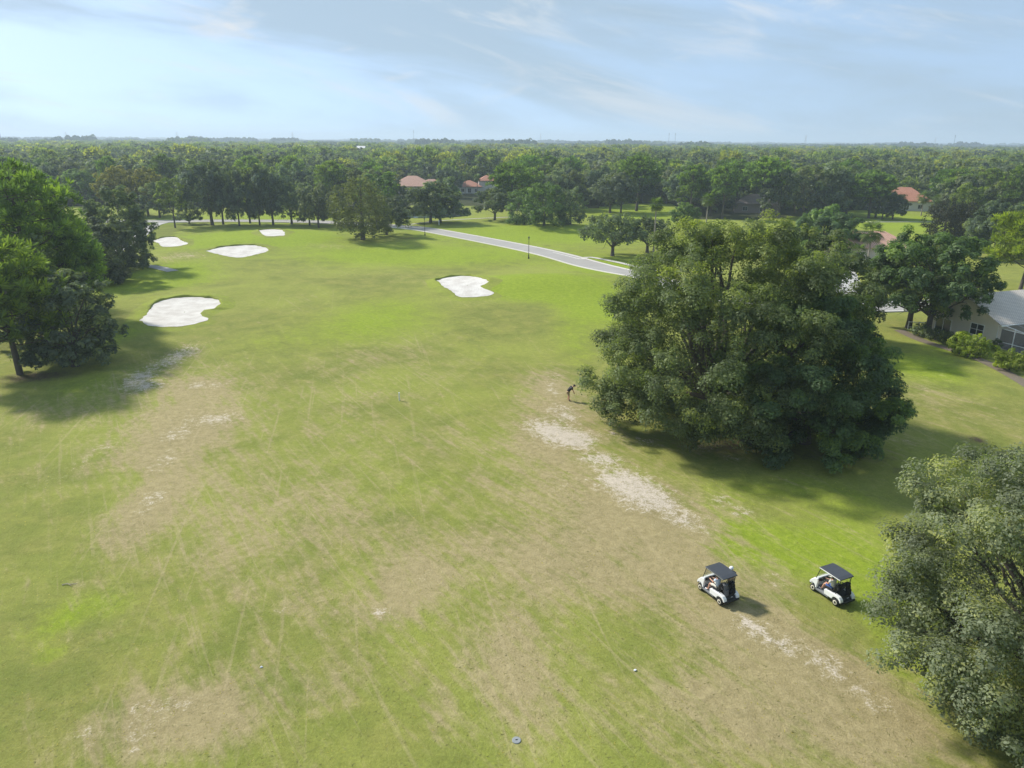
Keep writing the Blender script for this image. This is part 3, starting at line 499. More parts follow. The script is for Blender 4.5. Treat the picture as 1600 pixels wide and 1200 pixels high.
def oak(seed, H, Rad, leaves, lsize, nclump=34, bottom=.14, flat=1., droop=.0, trunk_r=None, lean=(0, 0), open_=.0, sub=8, cz=None, nlimb=10, fork=None, top_flat=1., clr=.27, vflat=.78, upb=.22, taper=0.):
    """crown of leaf sprays in clumps on a lobed dome, plus trunk with limbs"""
    r = np.random.default_rng(seed); z0 = H*bottom; cz = (H+z0)/2*.92 if cz is None else cz*H; rt = H-cz; rb = cz-z0
    lob = rdirs(r, 7); la = r.uniform(-.16, .22, 7)
    ga = np.pi*(3-5**.5); i = np.arange(nclump)+.5; zc = 1-1.62*i/nclump; th = ga*i*1.0+r.uniform(0, 6.28); q = np.sqrt(np.clip(1-zc**2, 0, 1))
    D = np.c_[q*np.cos(th), q*np.sin(th), zc]+r.normal(0, .16, (nclump, 3)); D = unit(D)
    f = 1+sum(a*np.clip(D@l, 0, 1)**3 for a, l in zip(la, lob)); f *= r.uniform(.70, .92, nclump)
    f = np.minimum(f, .98); C = D*f[:, None]; C[:, 2] = np.where(C[:, 2] > 0, C[:, 2]*rt*top_flat, C[:, 2]*rb/.62); C[:, :2] *= Rad
    C[:, :2] *= (1-taper*np.clip(C[:, 2:3]/rt, 0, 1)**1.5); C[:, 2] += cz; C[:, 2] -= droop*(np.hypot(C[:, 0], C[:, 1])/Rad)**2*H; C[:, 0] += lean[0]*(C[:, 2]/H); C[:, 1] += lean[1]*(C[:, 2]/H); C[:, 2] = np.maximum(C[:, 2], z0*.8)
    if bottom < .08:                                   # boughs that sweep to the grass
        k = nclump//4; a_ = np.arange(k)/k*6.283+r.uniform(0, .3, k); q_ = r.uniform(.46, .74, k); C = np.concatenate([C, np.c_[np.cos(a_)*Rad*q_, np.sin(a_)*Rad*q_, r.uniform(.07, .28, k)*H]]); nclump += k
    cr = Rad*clr*r.uniform(.75, 1.3, nclump)
    tint_c = np.clip(r.normal(.45, .16, nclump), .05, .9)
    # second level of lumps
    ns = nclump*sub; ci = np.repeat(np.arange(nclump), sub); sd = rdirs(r, ns); sd[:, 2] = sd[:, 2]*.8+.18; sd = unit(sd)
    S = C[ci]+sd*(cr[ci]*r.uniform(.45, .98, ns))[:, None]*np.array([1, 1, vflat]); S[:, 2] = np.maximum(S[:, 2], z0*.55); sr = cr[ci]*r.uniform(.26, .46, ns)
    ninner = int(leaves*.07); nl = leaves-ninner
    p = sr**2; si = r.choice(ns, nl, p=p/p.sum()); dd = rdirs(r, nl); dd[:, 2] += upb; dd = unit(dd)
    pos = S[si]+dd*(sr[si]*(.35+.75*r.random(nl)**.6))[:, None]*np.array([1, 1, .85])
    cdir = unit(pos-C[ci[si]]); nrm = unit(dd*.7+cdir*.55+rdirs(r, nl)*.6+np.array([0, 0, .75]))
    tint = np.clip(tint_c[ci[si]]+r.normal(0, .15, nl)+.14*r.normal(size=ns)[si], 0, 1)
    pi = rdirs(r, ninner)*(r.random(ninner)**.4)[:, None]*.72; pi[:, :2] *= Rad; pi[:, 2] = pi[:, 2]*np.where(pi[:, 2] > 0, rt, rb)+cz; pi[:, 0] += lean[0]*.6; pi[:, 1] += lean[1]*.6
    pos = np.concatenate([pos, pi]); nrm = np.concatenate([nrm, rdirs(r, ninner)]); tint = np.concatenate([tint, r.uniform(.1, .4, ninner)])  # inner leaves tinted darker: shade inside the crown put into the colour
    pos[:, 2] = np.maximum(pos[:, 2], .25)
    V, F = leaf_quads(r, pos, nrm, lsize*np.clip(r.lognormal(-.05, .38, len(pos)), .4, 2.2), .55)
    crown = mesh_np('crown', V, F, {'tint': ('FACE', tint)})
    tr0 = trunk_r or H*.032; fz = (fork or max(z0*1.25, H*.2)); parts = []
    pts = [(0, 0, -.25), (0, 0, .15), (lean[0]*.05, lean[1]*.05, fz*.5), (lean[0]*.12, lean[1]*.12, fz)]
    parts.append(tube_np(pts, [tr0*1.7, tr0*1.3, tr0, tr0*.95], 9)); top = np.array(pts[-1])
    order = np.argsort(r.random(nclump))[:nlimb]
    for c in order:
        parts.append(limb(r, top+[0, 0, -.1*fz], C[c]*[.9, .9, 1], tr0*r.uniform(.42, .62), tr0*.08, .08))
        for _ in range(2):
            t = r.uniform(.45, .75); m = top+(C[c]*[.9, .9, 1]-top)*t; e = S[r.integers(ns)] ; e = m+unit((C[c]+rdirs(r, 1)[0]*cr[c]*1.2)-m)*cr[c]*1.3; parts.append(limb(r, m, e, tr0*.2, tr0*.04, .05, 5, 5))
    V, F = join_np(parts); trunk = mesh_np('trunk', V, F, None, True)
    return trunk, crown
def pine(seed, H, Rad, ntuft, needles, ln, bare=.35, round_=.5, wid=.09):
    """bare stem, upswept boughs ending in needle tufts"""
    r = np.random.default_rng(seed); parts = []; sway = r.normal(0, H*.02, 2)
    zs = np.linspace(-.25, H*.97, 9); P = np.c_[sway[0]*np.sin(zs/H*2.5), sway[1]*np.sin(zs/H*2), zs]; tr0 = H*.02+.06
    parts.append(tube_np(P, tr0*(1-.85*np.clip(zs/H, 0, 1)), 8)); nb = int(26+H)
    nodes = []
    for k in range(nb):
        u = bare+(1-bare)*(k+.5)/nb; z = u*H*.97; prof = math.sin(math.pi*min(1, ((1-u)/(1-bare))**.62*.62+.0))**.9 if round_ > 0 else (1-u)
        L = Rad*max(.22, prof)*r.uniform(.72, 1.12); a = k*2.4+r.normal(0, .4); o = np.array([np.interp(z, zs, P[:, 0]), np.interp(z, zs, P[:, 1]), z])
        e = o+np.array([math.cos(a)*L, math.sin(a)*L, L*r.uniform(.12, .45)]); parts.append(limb(r, o, e, tr0*.28, tr0*.05, -.08, 5, 6))
        for t in (.55, .72, .86, 1.):
            c = o+(e-o)*t; nodes.append((c, L*.20*(1.15-.35*t)+.25, k))
            if t < 1:
                for sgn in (-1, 1):
                    pv = np.array([-math.sin(a), math.cos(a), .15])*sgn*L*r.uniform(.2, .36); nodes.append((c+pv, L*.17+.2, k)); parts.append(tube_np([c, c+pv], [tr0*.08, tr0*.03], 4))
    nodes.append((P[-1]+[0, 0, .1], .5, 0)); ctr = np.array([n[0] for n in nodes]); rad = np.array([n[1] for n in nodes]); kk = np.array([n[2] for n in nodes]); bt = r.uniform(.3, .7, nb)
    ni = r.choice(len(ctr), ntuft, p=rad**1.6/(rad**1.6).sum()); d = rdirs(r, ntuft); d[:, 2] = d[:, 2]*.6+.3; T = ctr[ni]+unit(d)*(rad[ni]*r.random(ntuft)**.5)[:, None]
    ax = unit(unit(T-ctr[ni])*.5+np.array([0, 0, .75])+r.normal(0, .2, (ntuft, 3)))
    n = ntuft*needles; ti = np.repeat(np.arange(ntuft), needles); nd = unit(rdirs(r, n)*.95+ax[ti]*.75); l = ln*r.uniform(.65, 1.15, n)
    side = unit(np.cross(nd, rdirs(r, n)))*(ln*wid*r.uniform(.7, 1.4, n))[:, None]; a = T[ti]; b = a+nd*l[:, None]; mid = a+nd*(l*.62)[:, None]+ax[ti]*(l*.10)[:, None]
    V = np.stack([a, mid-side, b+ax[ti]*(l*.12)[:, None], mid+side], 1).reshape(-1, 3); F = np.arange(n*4).reshape(n, 4)
    tint = np.clip(bt[kk[ni]][ti]+r.normal(0, .10, n)+.20*r.normal(size=ntuft)[ti]+.45*np.clip((nd*ax[ti]).sum(1), 0, 1)-.22, 0, 1)  # tint carries light and shade: upturned needles brighter, inner ones darker
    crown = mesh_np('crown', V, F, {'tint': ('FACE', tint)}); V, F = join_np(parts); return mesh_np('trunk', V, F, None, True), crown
def cypress(seed, H, Rad, leaves, lsize):
    r = np.random.default_rng(seed); n = 60; i = (np.arange(n)+.5)/n; z = H*(.12+.84*i); prof = np.clip(1.25*np.sin(np.pi*(i*.80+.16))**.8, .12, 1.1); a = np.arange(n)*2.4
    C = np.c_[np.cos(a)*Rad*prof*.68, np.sin(a)*Rad*prof*.68, z]+r.normal(0, Rad*.06, (n, 3)); cr = Rad*.33*(.5+.6*prof)*r.uniform(.8, 1.2, n); tc_ = r.uniform(.25, .65, n)
    ns = n*6; ci = np.repeat(np.arange(n), 6); S = C[ci]+rdirs(r, ns)*cr[ci][:, None]*.75; sr = cr[ci]*.45; k = r.choice(ns, leaves, p=sr**2/(sr**2).sum()); d = rdirs(r, leaves)
    pos = S[k]+d*(sr[k]*r.random(leaves)**.5)[:, None]; nrm = unit(d+unit(pos-C[ci[k]])*.6+rdirs(r, leaves)*.7); V, F = leaf_quads(r, pos, nrm, lsize*r.uniform(.6, 1.3, leaves), .5)
    crown = mesh_np('crown', V, F, {'tint': ('FACE', np.clip(tc_[ci[k]]+r.normal(0, .12, leaves), 0, 1))})
    parts = [tube_np([(0, 0, -.25), (0, 0, H*.3), (.1, 0, H*.9)], [H*.035, H*.025, .04], 8)]+[limb(r, (0, 0, C[q][2]*.8), C[q], .07, .02, .03, 5, 5) for q in range(0, n, 4)]
    V, F = join_np(parts); return mesh_np('trunk', V, F, None, True), crown
LEAFCOL = dict(hz=(0.060, 0.085, 0.062), hz2=(0.085, 0.115, 0.060), pine=(0.135, 0.208, 0.068), pine_y=(0.170, 0.240, 0.062), dark=(0.121, 0.155, 0.098), grey=(0.182, 0.232, 0.147), blue=(0.148, 0.191, 0.148), blue2=(0.133, 0.180, 0.125), purple=(0.148, 0.176, 0.130), olive=(0.213, 0.201, 0.055), light=(0.190, 0.247, 0.052), green=(0.143, 0.218, 0.082), brown=(0.135, 0.148, 0.066), black=(0.043, 0.043, 0.036), oakg=(0.134, 0.207, 0.090), oakd=(0.151, 0.190, 0.085), oakp=(0.236, 0.270, 0.167), yellow=(0.231, 0.292, 0.039), far=(0.138, 0.170, 0.085), farpine=(0.175, 0.225, 0.080), farlight=(0.255, 0.275, 0.075), fdark=(0.085, 0.110, 0.082), fgrey=(0.140, 0.168, 0.118), fp2=(0.140, 0.190, 0.075), left=(0.162, 0.198, 0.138))
def color(o, key, jit=0.):
    c = LEAFCOL[key]; k = 1+random.uniform(-jit, jit); o.color = (c[0]*k*(1+random.uniform(-jit, jit)*.4), c[1]*k, c[2]*k, 1)
def plant_tree(name, label, meshes, x, y, key, scale=(1, 1, 1), rotz=0., group=None, jit=0., bark='bark', cat='tree'):
    t = empty(name, (x, y, hz(x, y)-.02), rotz, label, cat, group); t.scale = scale
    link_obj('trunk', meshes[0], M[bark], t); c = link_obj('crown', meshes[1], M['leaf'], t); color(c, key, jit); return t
# the huge oak by the golfer, its greener neighbour and the tree nearest the camera
plant_tree('oak_tree', 'huge spreading olive green oak beside the standing golfer', oak(11, 19.0, 12.0, 345000, .165, 165, .07, droop=.03, sub=8, vflat=.68, upb=.4, taper=.12, cz=.42, nlimb=34, trunk_r=.62, lean=(1.6, 1.5), fork=2.6, clr=.152), 17.6, 61.0, 'oakd')
plant_tree('oak_tree', 'fresh green oak with layered clumps against the right flank of the huge oak', oak(12, 11.8, 7.6, 170000, .18, 58, .07, droop=.04, sub=8, vflat=.62, upb=.45, cz=.42, nlimb=22, trunk_r=.45, fork=1.8, clr=.205), 24.6, 57.2, 'oakg')
plant_tree('oak_tree', 'pale grey green oak cut by the lower right picture edge', oak(13, 12.9, 7.9, 260000, .122, 120, .075, taper=.22, droop=.05, sub=9, cz=.45, nlimb=40, trunk_r=.4, fork=2.0, clr=.18), 24.0, 26.3, 'oakp')
PRO = {}
def proto(kind, n, fn): PRO[kind] = [fn(i) for i in range(n)]
proto('oakM', 5, lambda i: oak(100+i, 12, 6, 7600, .52, 26, (.20, .26, .16, .30, .22)[i], droop=.04, sub=6, cz=(.5, .55, .5, .58, .52)[i], nlimb=7, trunk_r=.30, lean=((.4, 0), (-.8, .3), (0, 0), (.9, .2), (-.3, -.3))[i], fork=2.6, clr=.33))
proto('slim', 2, lambda i: oak(120+i, 14, 4.2, 4200, .48, 20, .36, sub=5, cz=.66, nlimb=6, trunk_r=.22, fork=5, clr=.34))
proto('willow', 2, lambda i: oak(130+i, 12, 5.6, 8000, .46, 34, .05, droop=.10, sub=7, cz=.46, nlimb=5, trunk_r=.3, clr=.30))
proto('umbrella', 2, lambda i: oak(140+i, 9.3, 6.6, 11000, .34, 34, .46, droop=.10, sub=7, cz=.60, nlimb=14, trunk_r=.36, fork=2.2, clr=.25, top_flat=.95))
proto('pineM', 3, lambda i: pine(150+i, 17, 5.6, 420, 12, 1.05, (.42, .36, .48)[i], wid=.13))
proto('cypress', 2, lambda i: cypress(160+i, 13, 5, 9000, .42))
HT = dict(oakM=(12, 6), slim=(14, 4.2), willow=(12, 5.6), umbrella=(9.3, 6.6), pineM=(17, 5.6), cypress=(13, 5))
NAME = dict(oakM='oak_tree', oakN='oak_tree', slim='broadleaf_tree', willow='broadleaf_tree', umbrella='oak_tree', pineM='pine_tree', pineN='pine_tree', cypress='cypress_tree')
placed = []
for i, (lab, sp, x, y, H, rad, key) in enumerate(TREES):
    placed.append((x, y, rad)); nm = NAME[sp]
    if key == 'black': nm = 'magnolia_tree'
    if sp == 'oakN':
        n = int(min(40000, 900*rad**2)); me = oak(300+i, H, rad, n, .30 if y < 110 else .36, 40, .05 if x < 0 else (.27 if y < 99 and x > 50 else .10), droop=.05, sub=8, vflat=.66, upb=.4, cz=.47 if y > 99 or x < 50 else .58, nlimb=14, trunk_r=.36, fork=H*.2, clr=.25); plant_tree(nm, lab, me, x, y, key)
    elif sp == 'pineN':
        big = y < 80; me = pine(300+i, H, rad*1.2, 900 if not big else 620, 20, .95 if not big else 1.0, .24, wid=.075); plant_tree(nm, lab, me, x, y, key)
    else:
        L = PRO[sp]; h0, r0 = HT[sp]; me = L[i % len(L)]; s = rad/r0*1.04; plant_tree(nm, lab, me, x, y, key, (s, s, H/h0), random.uniform(0, 6.28))
# ---------------------------------------------------------------- filler woodland: nearest ones single, the rest one mass
HOUSES_AT = [(76, 160, 14), (148, 287, 14), (-48, 362, 17), (-16, 364, 15), (-84, 381, 13), (-112, 397, 9), (86, 270, 11)]
def free(x, y):
    if in_poly(np.array([x]), np.array([y]), LAWN_A)[0] or in_poly(np.array([x]), np.array([y]), LAWN_B)[0]: return False
    if any((x-a)**2+(y-b)**2 < c*c for a, b, c in HOUSES_AT): return False
    for a, b, c in HOUSES_AT:                          # yards stay open towards the course
        if b > y > b-95 and abs(x-a*y/b) < c*.80 and b > 200: return False
    if any((x-a)**2+(y-b)**2 < (c*.8+2.5)**2 for a, b, c in placed): return False
    return True
cand = []
fr = np.random.default_rng(21)
yy = 150.
while yy < 1500:
    st = 8.2 if yy < 420 else 9.5+(yy-420)*.006; xx = -.86*yy
    while xx < .86*yy:
        x = xx+fr.uniform(-.45, .45)*st; y = yy+fr.uniform(-.45, .45)*st; xx += st
        side = abs(x)/y
        if y < 232 and not (x < -.62*y and y > 95 or x > .60*y and y > 190): continue
        if y < 700 and not free(x, y): continue
        cand.append((x, y))
    yy += st*.92
cand.sort(key=lambda c: c[1]+abs(c[0])*.2)
single = [c for c in cand if abs(c[0]) < .76*c[1]][:235]; ss = set(single)
MARK = [(-.62, 'behind the left pines'), (-.48, 'above the small bunker'), (-.36, 'straight above the green'), (-.27, 'near the small grey roof'), (-.19, 'above the brown cypress'), (-.09, 'around the salmon hip roof'), (.0, 'around the two storey house'),
        (.10, 'behind the willowy trees'), (.20, 'behind the back lawn'), (.30, 'above the huge oak'), (.42, 'beyond the right hand lawn'), (.52, 'around the orange roofed house'), (9, 'above the dark magnolias')]
LOOK = dict(dark='dark green', grey='grey green', purple='dull dark', blue='blue green', far='mid green', pine='bright green', green='fresh green', light='yellow green')
zone = [next(i for i, (lim, _) in enumerate(MARK) if x/y < lim) for x, y in single]
rows = {}
for z in set(zone): ys_ = sorted(c[1] for c, q in zip(single, zone) if q == z); rows[z] = (ys_[len(ys_)//3], ys_[2*len(ys_)//3])
for k, (x, y) in enumerate(single):
    u = fr.random(); z = zone[k]
    if u < (.30 if x > -.1*y else .2): sp, key, kind = 'pineM', 'pine', 'pine'
    elif u < .80: sp, key, kind = 'oakM', ('dark', 'grey', 'purple', 'blue', 'far')[fr.integers(5)], 'oak'
    else: sp, key, kind = ('oakM', 'slim')[fr.integers(2)], ('green', 'light', 'far')[fr.integers(3)], 'broadleaf tree'
    L = PRO[sp]; h0, r0 = HT[sp]; H = fr.uniform(10.5, 15.5)*(1.15 if sp == 'pineM' else 1); rad = fr.uniform(5.0, 7.4)*(.8 if sp != 'oakM' else 1)
    row = 'front' if y < rows[z][0] else ('middle' if y < rows[z][1] else 'back'); tall = 'low' if H < 12 else ('tall' if H > 14 else 'medium')
    lab = '%s %s %s in the %s of the wood %s' % (tall, LOOK[key], kind, row, MARK[z][1])
    plant_tree(NAME[sp], lab, L[k % len(L)], x, y, key, (rad/r0, rad/r0, H/h0), fr.uniform(0, 6.28), 'woodland %ss beyond the fairway' % kind, .28)
pc = bpy.data.collections.new('woodland_sources')     # sources for the mass, never linked to the scene
def fix_colour(me, key):
    a = me.attributes.new('leaf_colour', 'FLOAT_COLOR', 'CORNER'); c = (*LEAFCOL[key], 1.); a.data.foreach_set('color', np.tile(np.array(c, np.float32), len(me.loops))); me.materials.append(M['far_leaf'])
def far_crown(seed, H, rad, n, ls, key, conic=False):
    me = (pine(seed, H, rad, n//9, 9, ls*1.5, .4, wid=.2) if conic else oak(seed, H, rad, n, ls, 16, .12, droop=.03, sub=4, nlimb=1, clr=.38))[1]
    me.name = 'far_crown'; fix_colour(me, key); o = bpy.data.objects.new('a%03d' % seed, me); pc.objects.link(o)
for s, (key, con) in enumerate([('fdark', 0), ('fgrey', 0), ('fdark', 0), ('far', 0), ('dark', 0), ('farpine', 1), ('fp2', 1), ('fp2', 1), ('farlight', 0), ('farlight', 1)]): far_crown(400+s, 13.5, 6.2 if not con else 5, 850, 1.05, key, bool(con))
def grove(seed, key, n=34, size=70.):
    r = np.random.default_rng(seed); Vs = []; T = []
    for _ in range(n):
        c = np.r_[r.uniform(-size/2, size/2, 2), r.uniform(7, 10)]; k = 46; d = rdirs(r, k); d[:, 2] = np.abs(d[:, 2])-.25; p = c+d*np.array([5.6, 5.6, 4.6])*r.uniform(.75, 1.15)
        v, f = leaf_quads(r, p, unit(d+rdirs(r, k)*.4), r.uniform(2.2, 4., k), .8); Vs.append((v, f)); T.append(np.clip(r.uniform(.2, .7)+r.normal(0, .1, k), 0, 1))
    V, F = join_np(Vs); me = mesh_np('far_grove', V, F, {'tint': ('FACE', np.concatenate(T))}); fix_colour(me, key); o = bpy.data.objects.new('b%03d' % seed, me); pc.objects.link(o)
for s, key in enumerate(('hz', 'hz2', 'hz', 'hz', 'far')): grove(500+s, key)
pts, sc_, ix, rz = [], [], [], []
for (x, y) in cand:
    if (x, y) in ss: continue
    f = np.clip((y-380)/420, 0, 1); right = x > 0
    u = fr.random(); stand = .5+.25*(math.sin(x/58+1.7*math.sin(y/83))+math.sin(y/71+x/137+2*math.sin(x/190)))
    p_oak = np.clip(.85*(1-f)+.30*f+(stand-.5)*.9, .05, .95); p_light = .08+(.36 if x > -.12*y else .18)*f
    if u < p_light: k = 8+fr.integers(0, 2)
    elif fr.random() < p_oak: k = fr.integers(0, 5)
    else: k = 5+fr.integers(0, 3)
    s = fr.uniform(.62, 1.32); pts.append((x, y, hz(x, y)-.3)); sc_.append((s*fr.uniform(.9, 1.2)*(1+f*.25), s*fr.uniform(.9, 1.2)*(1+f*.25), s*fr.uniform(.8, 1.12))); ix.append(int(k)); rz.append(fr.uniform(0, 6.28))
yy = 1490.
while yy < 11500:
    st = 66+(yy-1490)*.022; xx = -.85*yy
    while xx < .85*yy:
        k = 10+fr.choice(5, p=(.3, .25, .2, .15, .1)); s = st/66.
        pts.append((xx+fr.uniform(-.2, .2)*st, yy+fr.uniform(-.2, .2)*st, 0)); sc_.append((s, s, fr.uniform(.65, 1.45)*(1.5 if fr.random() < .06 else 1))); ix.append(int(k)); rz.append(fr.integers(4)*1.5708+fr.uniform(-.2, .2)); xx += st
    yy += st
fm = bpy.data.meshes.new('distant_woodland'); fm.from_pydata(pts, [], []); 
a = fm.attributes.new('size', 'FLOAT_VECTOR', 'POINT'); a.data.foreach_set('vector', np.array(sc_, np.float32).ravel())
a = fm.attributes.new('turn', 'FLOAT', 'POINT'); a.data.foreach_set('value', np.array(rz, np.float32))
a = fm.attributes.new('which', 'INT', 'POINT'); a.data.foreach_set('value', np.array(ix, np.int32))
fo = link_obj('distant_woodland', fm); tag(fo, 'mass of treetops running from the houses to the horizon', 'woodland', kind='stuff')
g = bpy.data.node_groups.new('scatter_trees', 'GeometryNodeTree'); g.interface.new_socket('Geometry', in_out='INPUT', socket_type='NodeSocketGeometry'); g.interface.new_socket('Geometry', in_out='OUTPUT', socket_type='NodeSocketGeometry')
gi = N(g, 'NodeGroupInput'); go = N(g, 'NodeGroupOutput'); ip = N(g, 'GeometryNodeInstanceOnPoints'); ci_ = N(g, 'GeometryNodeCollectionInfo'); ci_.inputs['Collection'].default_value = pc; ci_.inputs['Separate Children'].default_value = True; ci_.inputs['Reset Children'].default_value = True
def named(n, ty):
    q = N(g, 'GeometryNodeInputNamedAttribute', data_type=ty); q.inputs['Name'].default_value = n; return q.outputs['Attribute']
cr_ = N(g, 'ShaderNodeCombineXYZ'); link(g, named('turn', 'FLOAT'), cr_.inputs[2]); link(g, gi.outputs[0], ip.inputs['Points']); link(g, ci_.outputs[0], ip.inputs['Instance']); ip.inputs['Pick Instance'].default_value = True
link(g, named('which', 'INT'), ip.inputs['Instance Index']); link(g, cr_.outputs[0], ip.inputs['Rotation']); link(g, named('size', 'FLOAT_VECTOR'), ip.inputs['Scale']); link(g, ip.outputs[0], go.inputs[0])
fo.modifiers.new('scatter', 'NODES').node_group = g
print('woodland', len(single), len(pts))
# ---------------------------------------------------------------- palms
def frond_mesh():
    V, F, T = [], [], []
    def quad(a, b, c, d): k = len(V); V.extend((a, b, c, d)); F.append((k, k+1, k+2, k+3)); T.append(random.uniform(.4, .8))
    quad((0, -.03, 0), (0, .03, 0), (.95, .03, .28), (.95, -.03, .28))
    for i in range(13):
        a = (i-6)/6*1.9; ca, sa = math.cos(a), math.sin(a); L = .95*(1-.15*abs(i-6)/6); w = .075; o = (.95, 0, .28)
        m = (o[0]+ca*L*.6, sa*L*.6, .30); e = (o[0]+ca*L, sa*L, .12); px, py = -sa*w, ca*w
        quad((o[0], 0, .28), (m[0]+px, m[1]+py, m[2]), e, (m[0]-px, m[1]-py, m[2]))
    return mesh_np('frond', np.array(V), np.array(F), {'tint': ('FACE', T)})
FROND = frond_mesh()
for lab, _, x, y, H, rad, _k in PALMS:
    t = empty('palm_tree', (x, y, hz(x, y)), random.uniform(0, 6), lab, 'palm', 'fan palms')
    hs_ = H-rad*.62; r0 = .17 if H > 6 else .2
    V, F = tube_np([(0, 0, -.2), (.04, 0, hs_*.3), (.02, .05, hs_*.7), (0, 0, hs_+.1)], [r0*1.4, r0, r0*.85, r0*.9], 8); link_obj('trunk', mesh_np('trunk', V, F, None, True), M['bark_pale'], t)
    s = rad/1.75
    for k in range(26):
        el = math.radians(78-130*((k+.5)/26)); f = link_obj('frond', FROND, M['leaf'], t, (0, 0, hs_)); f.rotation_euler = (0, -el+.28, k*2.4); f.scale = (s, s, s); color(f, 'green' if k < 21 else 'brown', .15)
        if k < 21: f.color = (.085, .125, .04, 1)
# ---------------------------------------------------------------- shrubs in the yard
def shrub(seed, H, rad, n, ls): return oak(seed, H, rad, n, ls, 18, .05, sub=6, cz=.5, nlimb=6, trunk_r=.07, fork=H*.25, clr=.34)
plant_tree('shrub', 'large yellow green shrub in the mulch bed facing the grey house window', shrub(700, 2.4, 2.2, 9000, .16), 53.6, 82.9, 'yellow', cat='shrub')
plant_tree('shrub', 'rounded yellow green shrub in front of the pool cage', shrub(701, 2.1, 1.8, 8000, .15), 54.6, 77.2, 'yellow', cat='shrub')
sm = shrub(702, 1.5, 1.3, 2600, .15)
for k, (x, y, key, lab) in enumerate([(53.3, 93.3, 'grey', 'low grey green shrub below the white rail fence'), (54.0, 91.0, 'grey', 'low grey green shrub left of the big house oak trunk'), (54.6, 89.0, 'oakd', 'dark clipped shrub in front of the big house oak trunk'), (55.2, 87.2, 'oakd', 'dark clipped shrub between the house oak and the large yellow shrub')]):
    plant_tree('shrub', lab, sm, x, y, key, (1, 1, 1), k*1.3, 'low shrubs in the mulch bed', .1, cat='shrub')
plant_tree('shrub', 'small dark pointed shrub by the corner of the grey house', shrub(703, 1.6, .55, 1800, .13), 58.6, 86.0, 'dark', cat='shrub')
# ---------------------------------------------------------------- houses
def uv_roof(name, V, F, mat, parent):
    m = bpy.data.meshes.new(name); m.from_pydata(V, [], F); m.update(); uv = m.uv_layers.new(name='UVMap')
    for p in m.polygons:
        n = p.normal; h_ = Vector((-n.y, n.x, 0)); h_ = h_.normalized() if h_.length > .01 else Vector((1, 0, 0)); s_ = n.cross(h_)
        for li in p.loop_indices:
            c = m.vertices[m.loops[li].vertex_index].co; uv.data[li].uv = (c.dot(h_), c.dot(s_))
    return link_obj(name, m, mat, parent)
def hip(w_, d_, z0, rh, ov, cx_=0, cy_=0, gable=False):
    a, b = w_/2+ov, d_/2+ov; r_ = a if gable else max(a-b, .05); t = .16
    V = [(-a, -b, z0), (a, -b, z0), (a, b, z0), (-a, b, z0), (-r_, 0, z0+rh), (r_, 0, z0+rh)]+[(-a, -b, z0-t), (a, -b, z0-t), (a, b, z0-t), (-a, b, z0-t)]
    if gable: V += [(-r_, 0, z0+rh-t), (r_, 0, z0+rh-t)]; F = [(0, 1, 5, 4), (2, 3, 4, 5), (7, 6, 10, 11), (9, 8, 11, 10), (0, 6, 7, 1), (2, 8, 9, 3), (6, 0, 4, 10), (3, 9, 10, 4), (1, 7, 11, 5), (8, 2, 5, 11)]
    else: F = [(0, 1, 5, 4), (1, 2, 5), (2, 3, 4, 5), (3, 0, 4), (0, 6, 7, 1), (1, 7, 8, 2), (2, 8, 9, 3), (3, 9, 6, 0), (9, 8, 7, 6)]
    return [(x+cx_, y+cy_, z) for x, y, z in V], F
def window(parent, face, u, z, ww, hh, w_, d_, panes=(2, 2), name='window', cx_=0, cy_=0):
    """face: f front(-y) l left(-x) r right(+x); u along the wall"""
    e = MB(); q = []
    def place(mb, cu, cz, du, dz, out, th):
        if face == 'f': mb.box((cx_+cu, cy_-d_/2-out, cz), (du, th, dz))
        elif face == 'l': mb.box((cx_-w_/2-out, cy_+cu, cz), (th, du, dz))
        else: mb.box((cx_+w_/2+out, cy_+cu, cz), (th, du, dz))
    fw_ = .07
    for s in (-1, 1): place(e, u+s*(ww/2-fw_/2), z, fw_, hh, .03, .07); place(e, u, z+s*(hh/2-fw_/2), ww-2*fw_-.004, fw_, .03, .066)
    for i in range(1, panes[0]): place(e, u-ww/2+ww*i/panes[0], z, fw_*.9, hh-2*fw_-.004, .03, .06)
    for j in range(1, panes[1]): place(e, u, z-hh/2+hh*j/panes[1], ww-2*fw_-.008, fw_*.7, .025, .05)
    f = e.build(name, M['frame_white'], parent)
    for i in range(panes[0]):
        for j in range(panes[1]):
            p = MB(); place(p, u-ww/2+ww*(i+.5)/panes[0], z-hh/2+hh*(j+.5)/panes[1], ww/panes[0]-.03, hh/panes[1]-.03, .004, .012); p.build('pane', M['dark_glass'], f)
    return f
def house(x, y, rot, w_, d_, wh, rh, wall, roof, label, wins, ov=.6, gable=False, wings=()):
    t = empty('house', (x, y, hz(x, y)-.05), R(rot), label, 'house')
    MB().box((0, 0, wh/2-.1), (w_, d_, wh+.2)).build('wall', M[wall], t)
    V, F = hip(w_, d_, wh+.02, rh, ov, gable=gable); uv_roof('roof', V, F, M[roof], t)
    for wx, wy, ww, wd, wwh, wrh in wings:
        MB().box((wx, wy, wwh/2-.1), (ww, wd, wwh+.2)).build('wall', M[wall], t); V, F = hip(ww, wd, wwh+.04, wrh, ov, wx, wy); uv_roof('roof', V, F, M[roof], t)
    for a in wins: window(t, a[0], a[1], a[2], a[3], a[4], w_, d_, a[5] if len(a) > 5 else (2, 1), a[6] if len(a) > 6 else 'window')
    return t
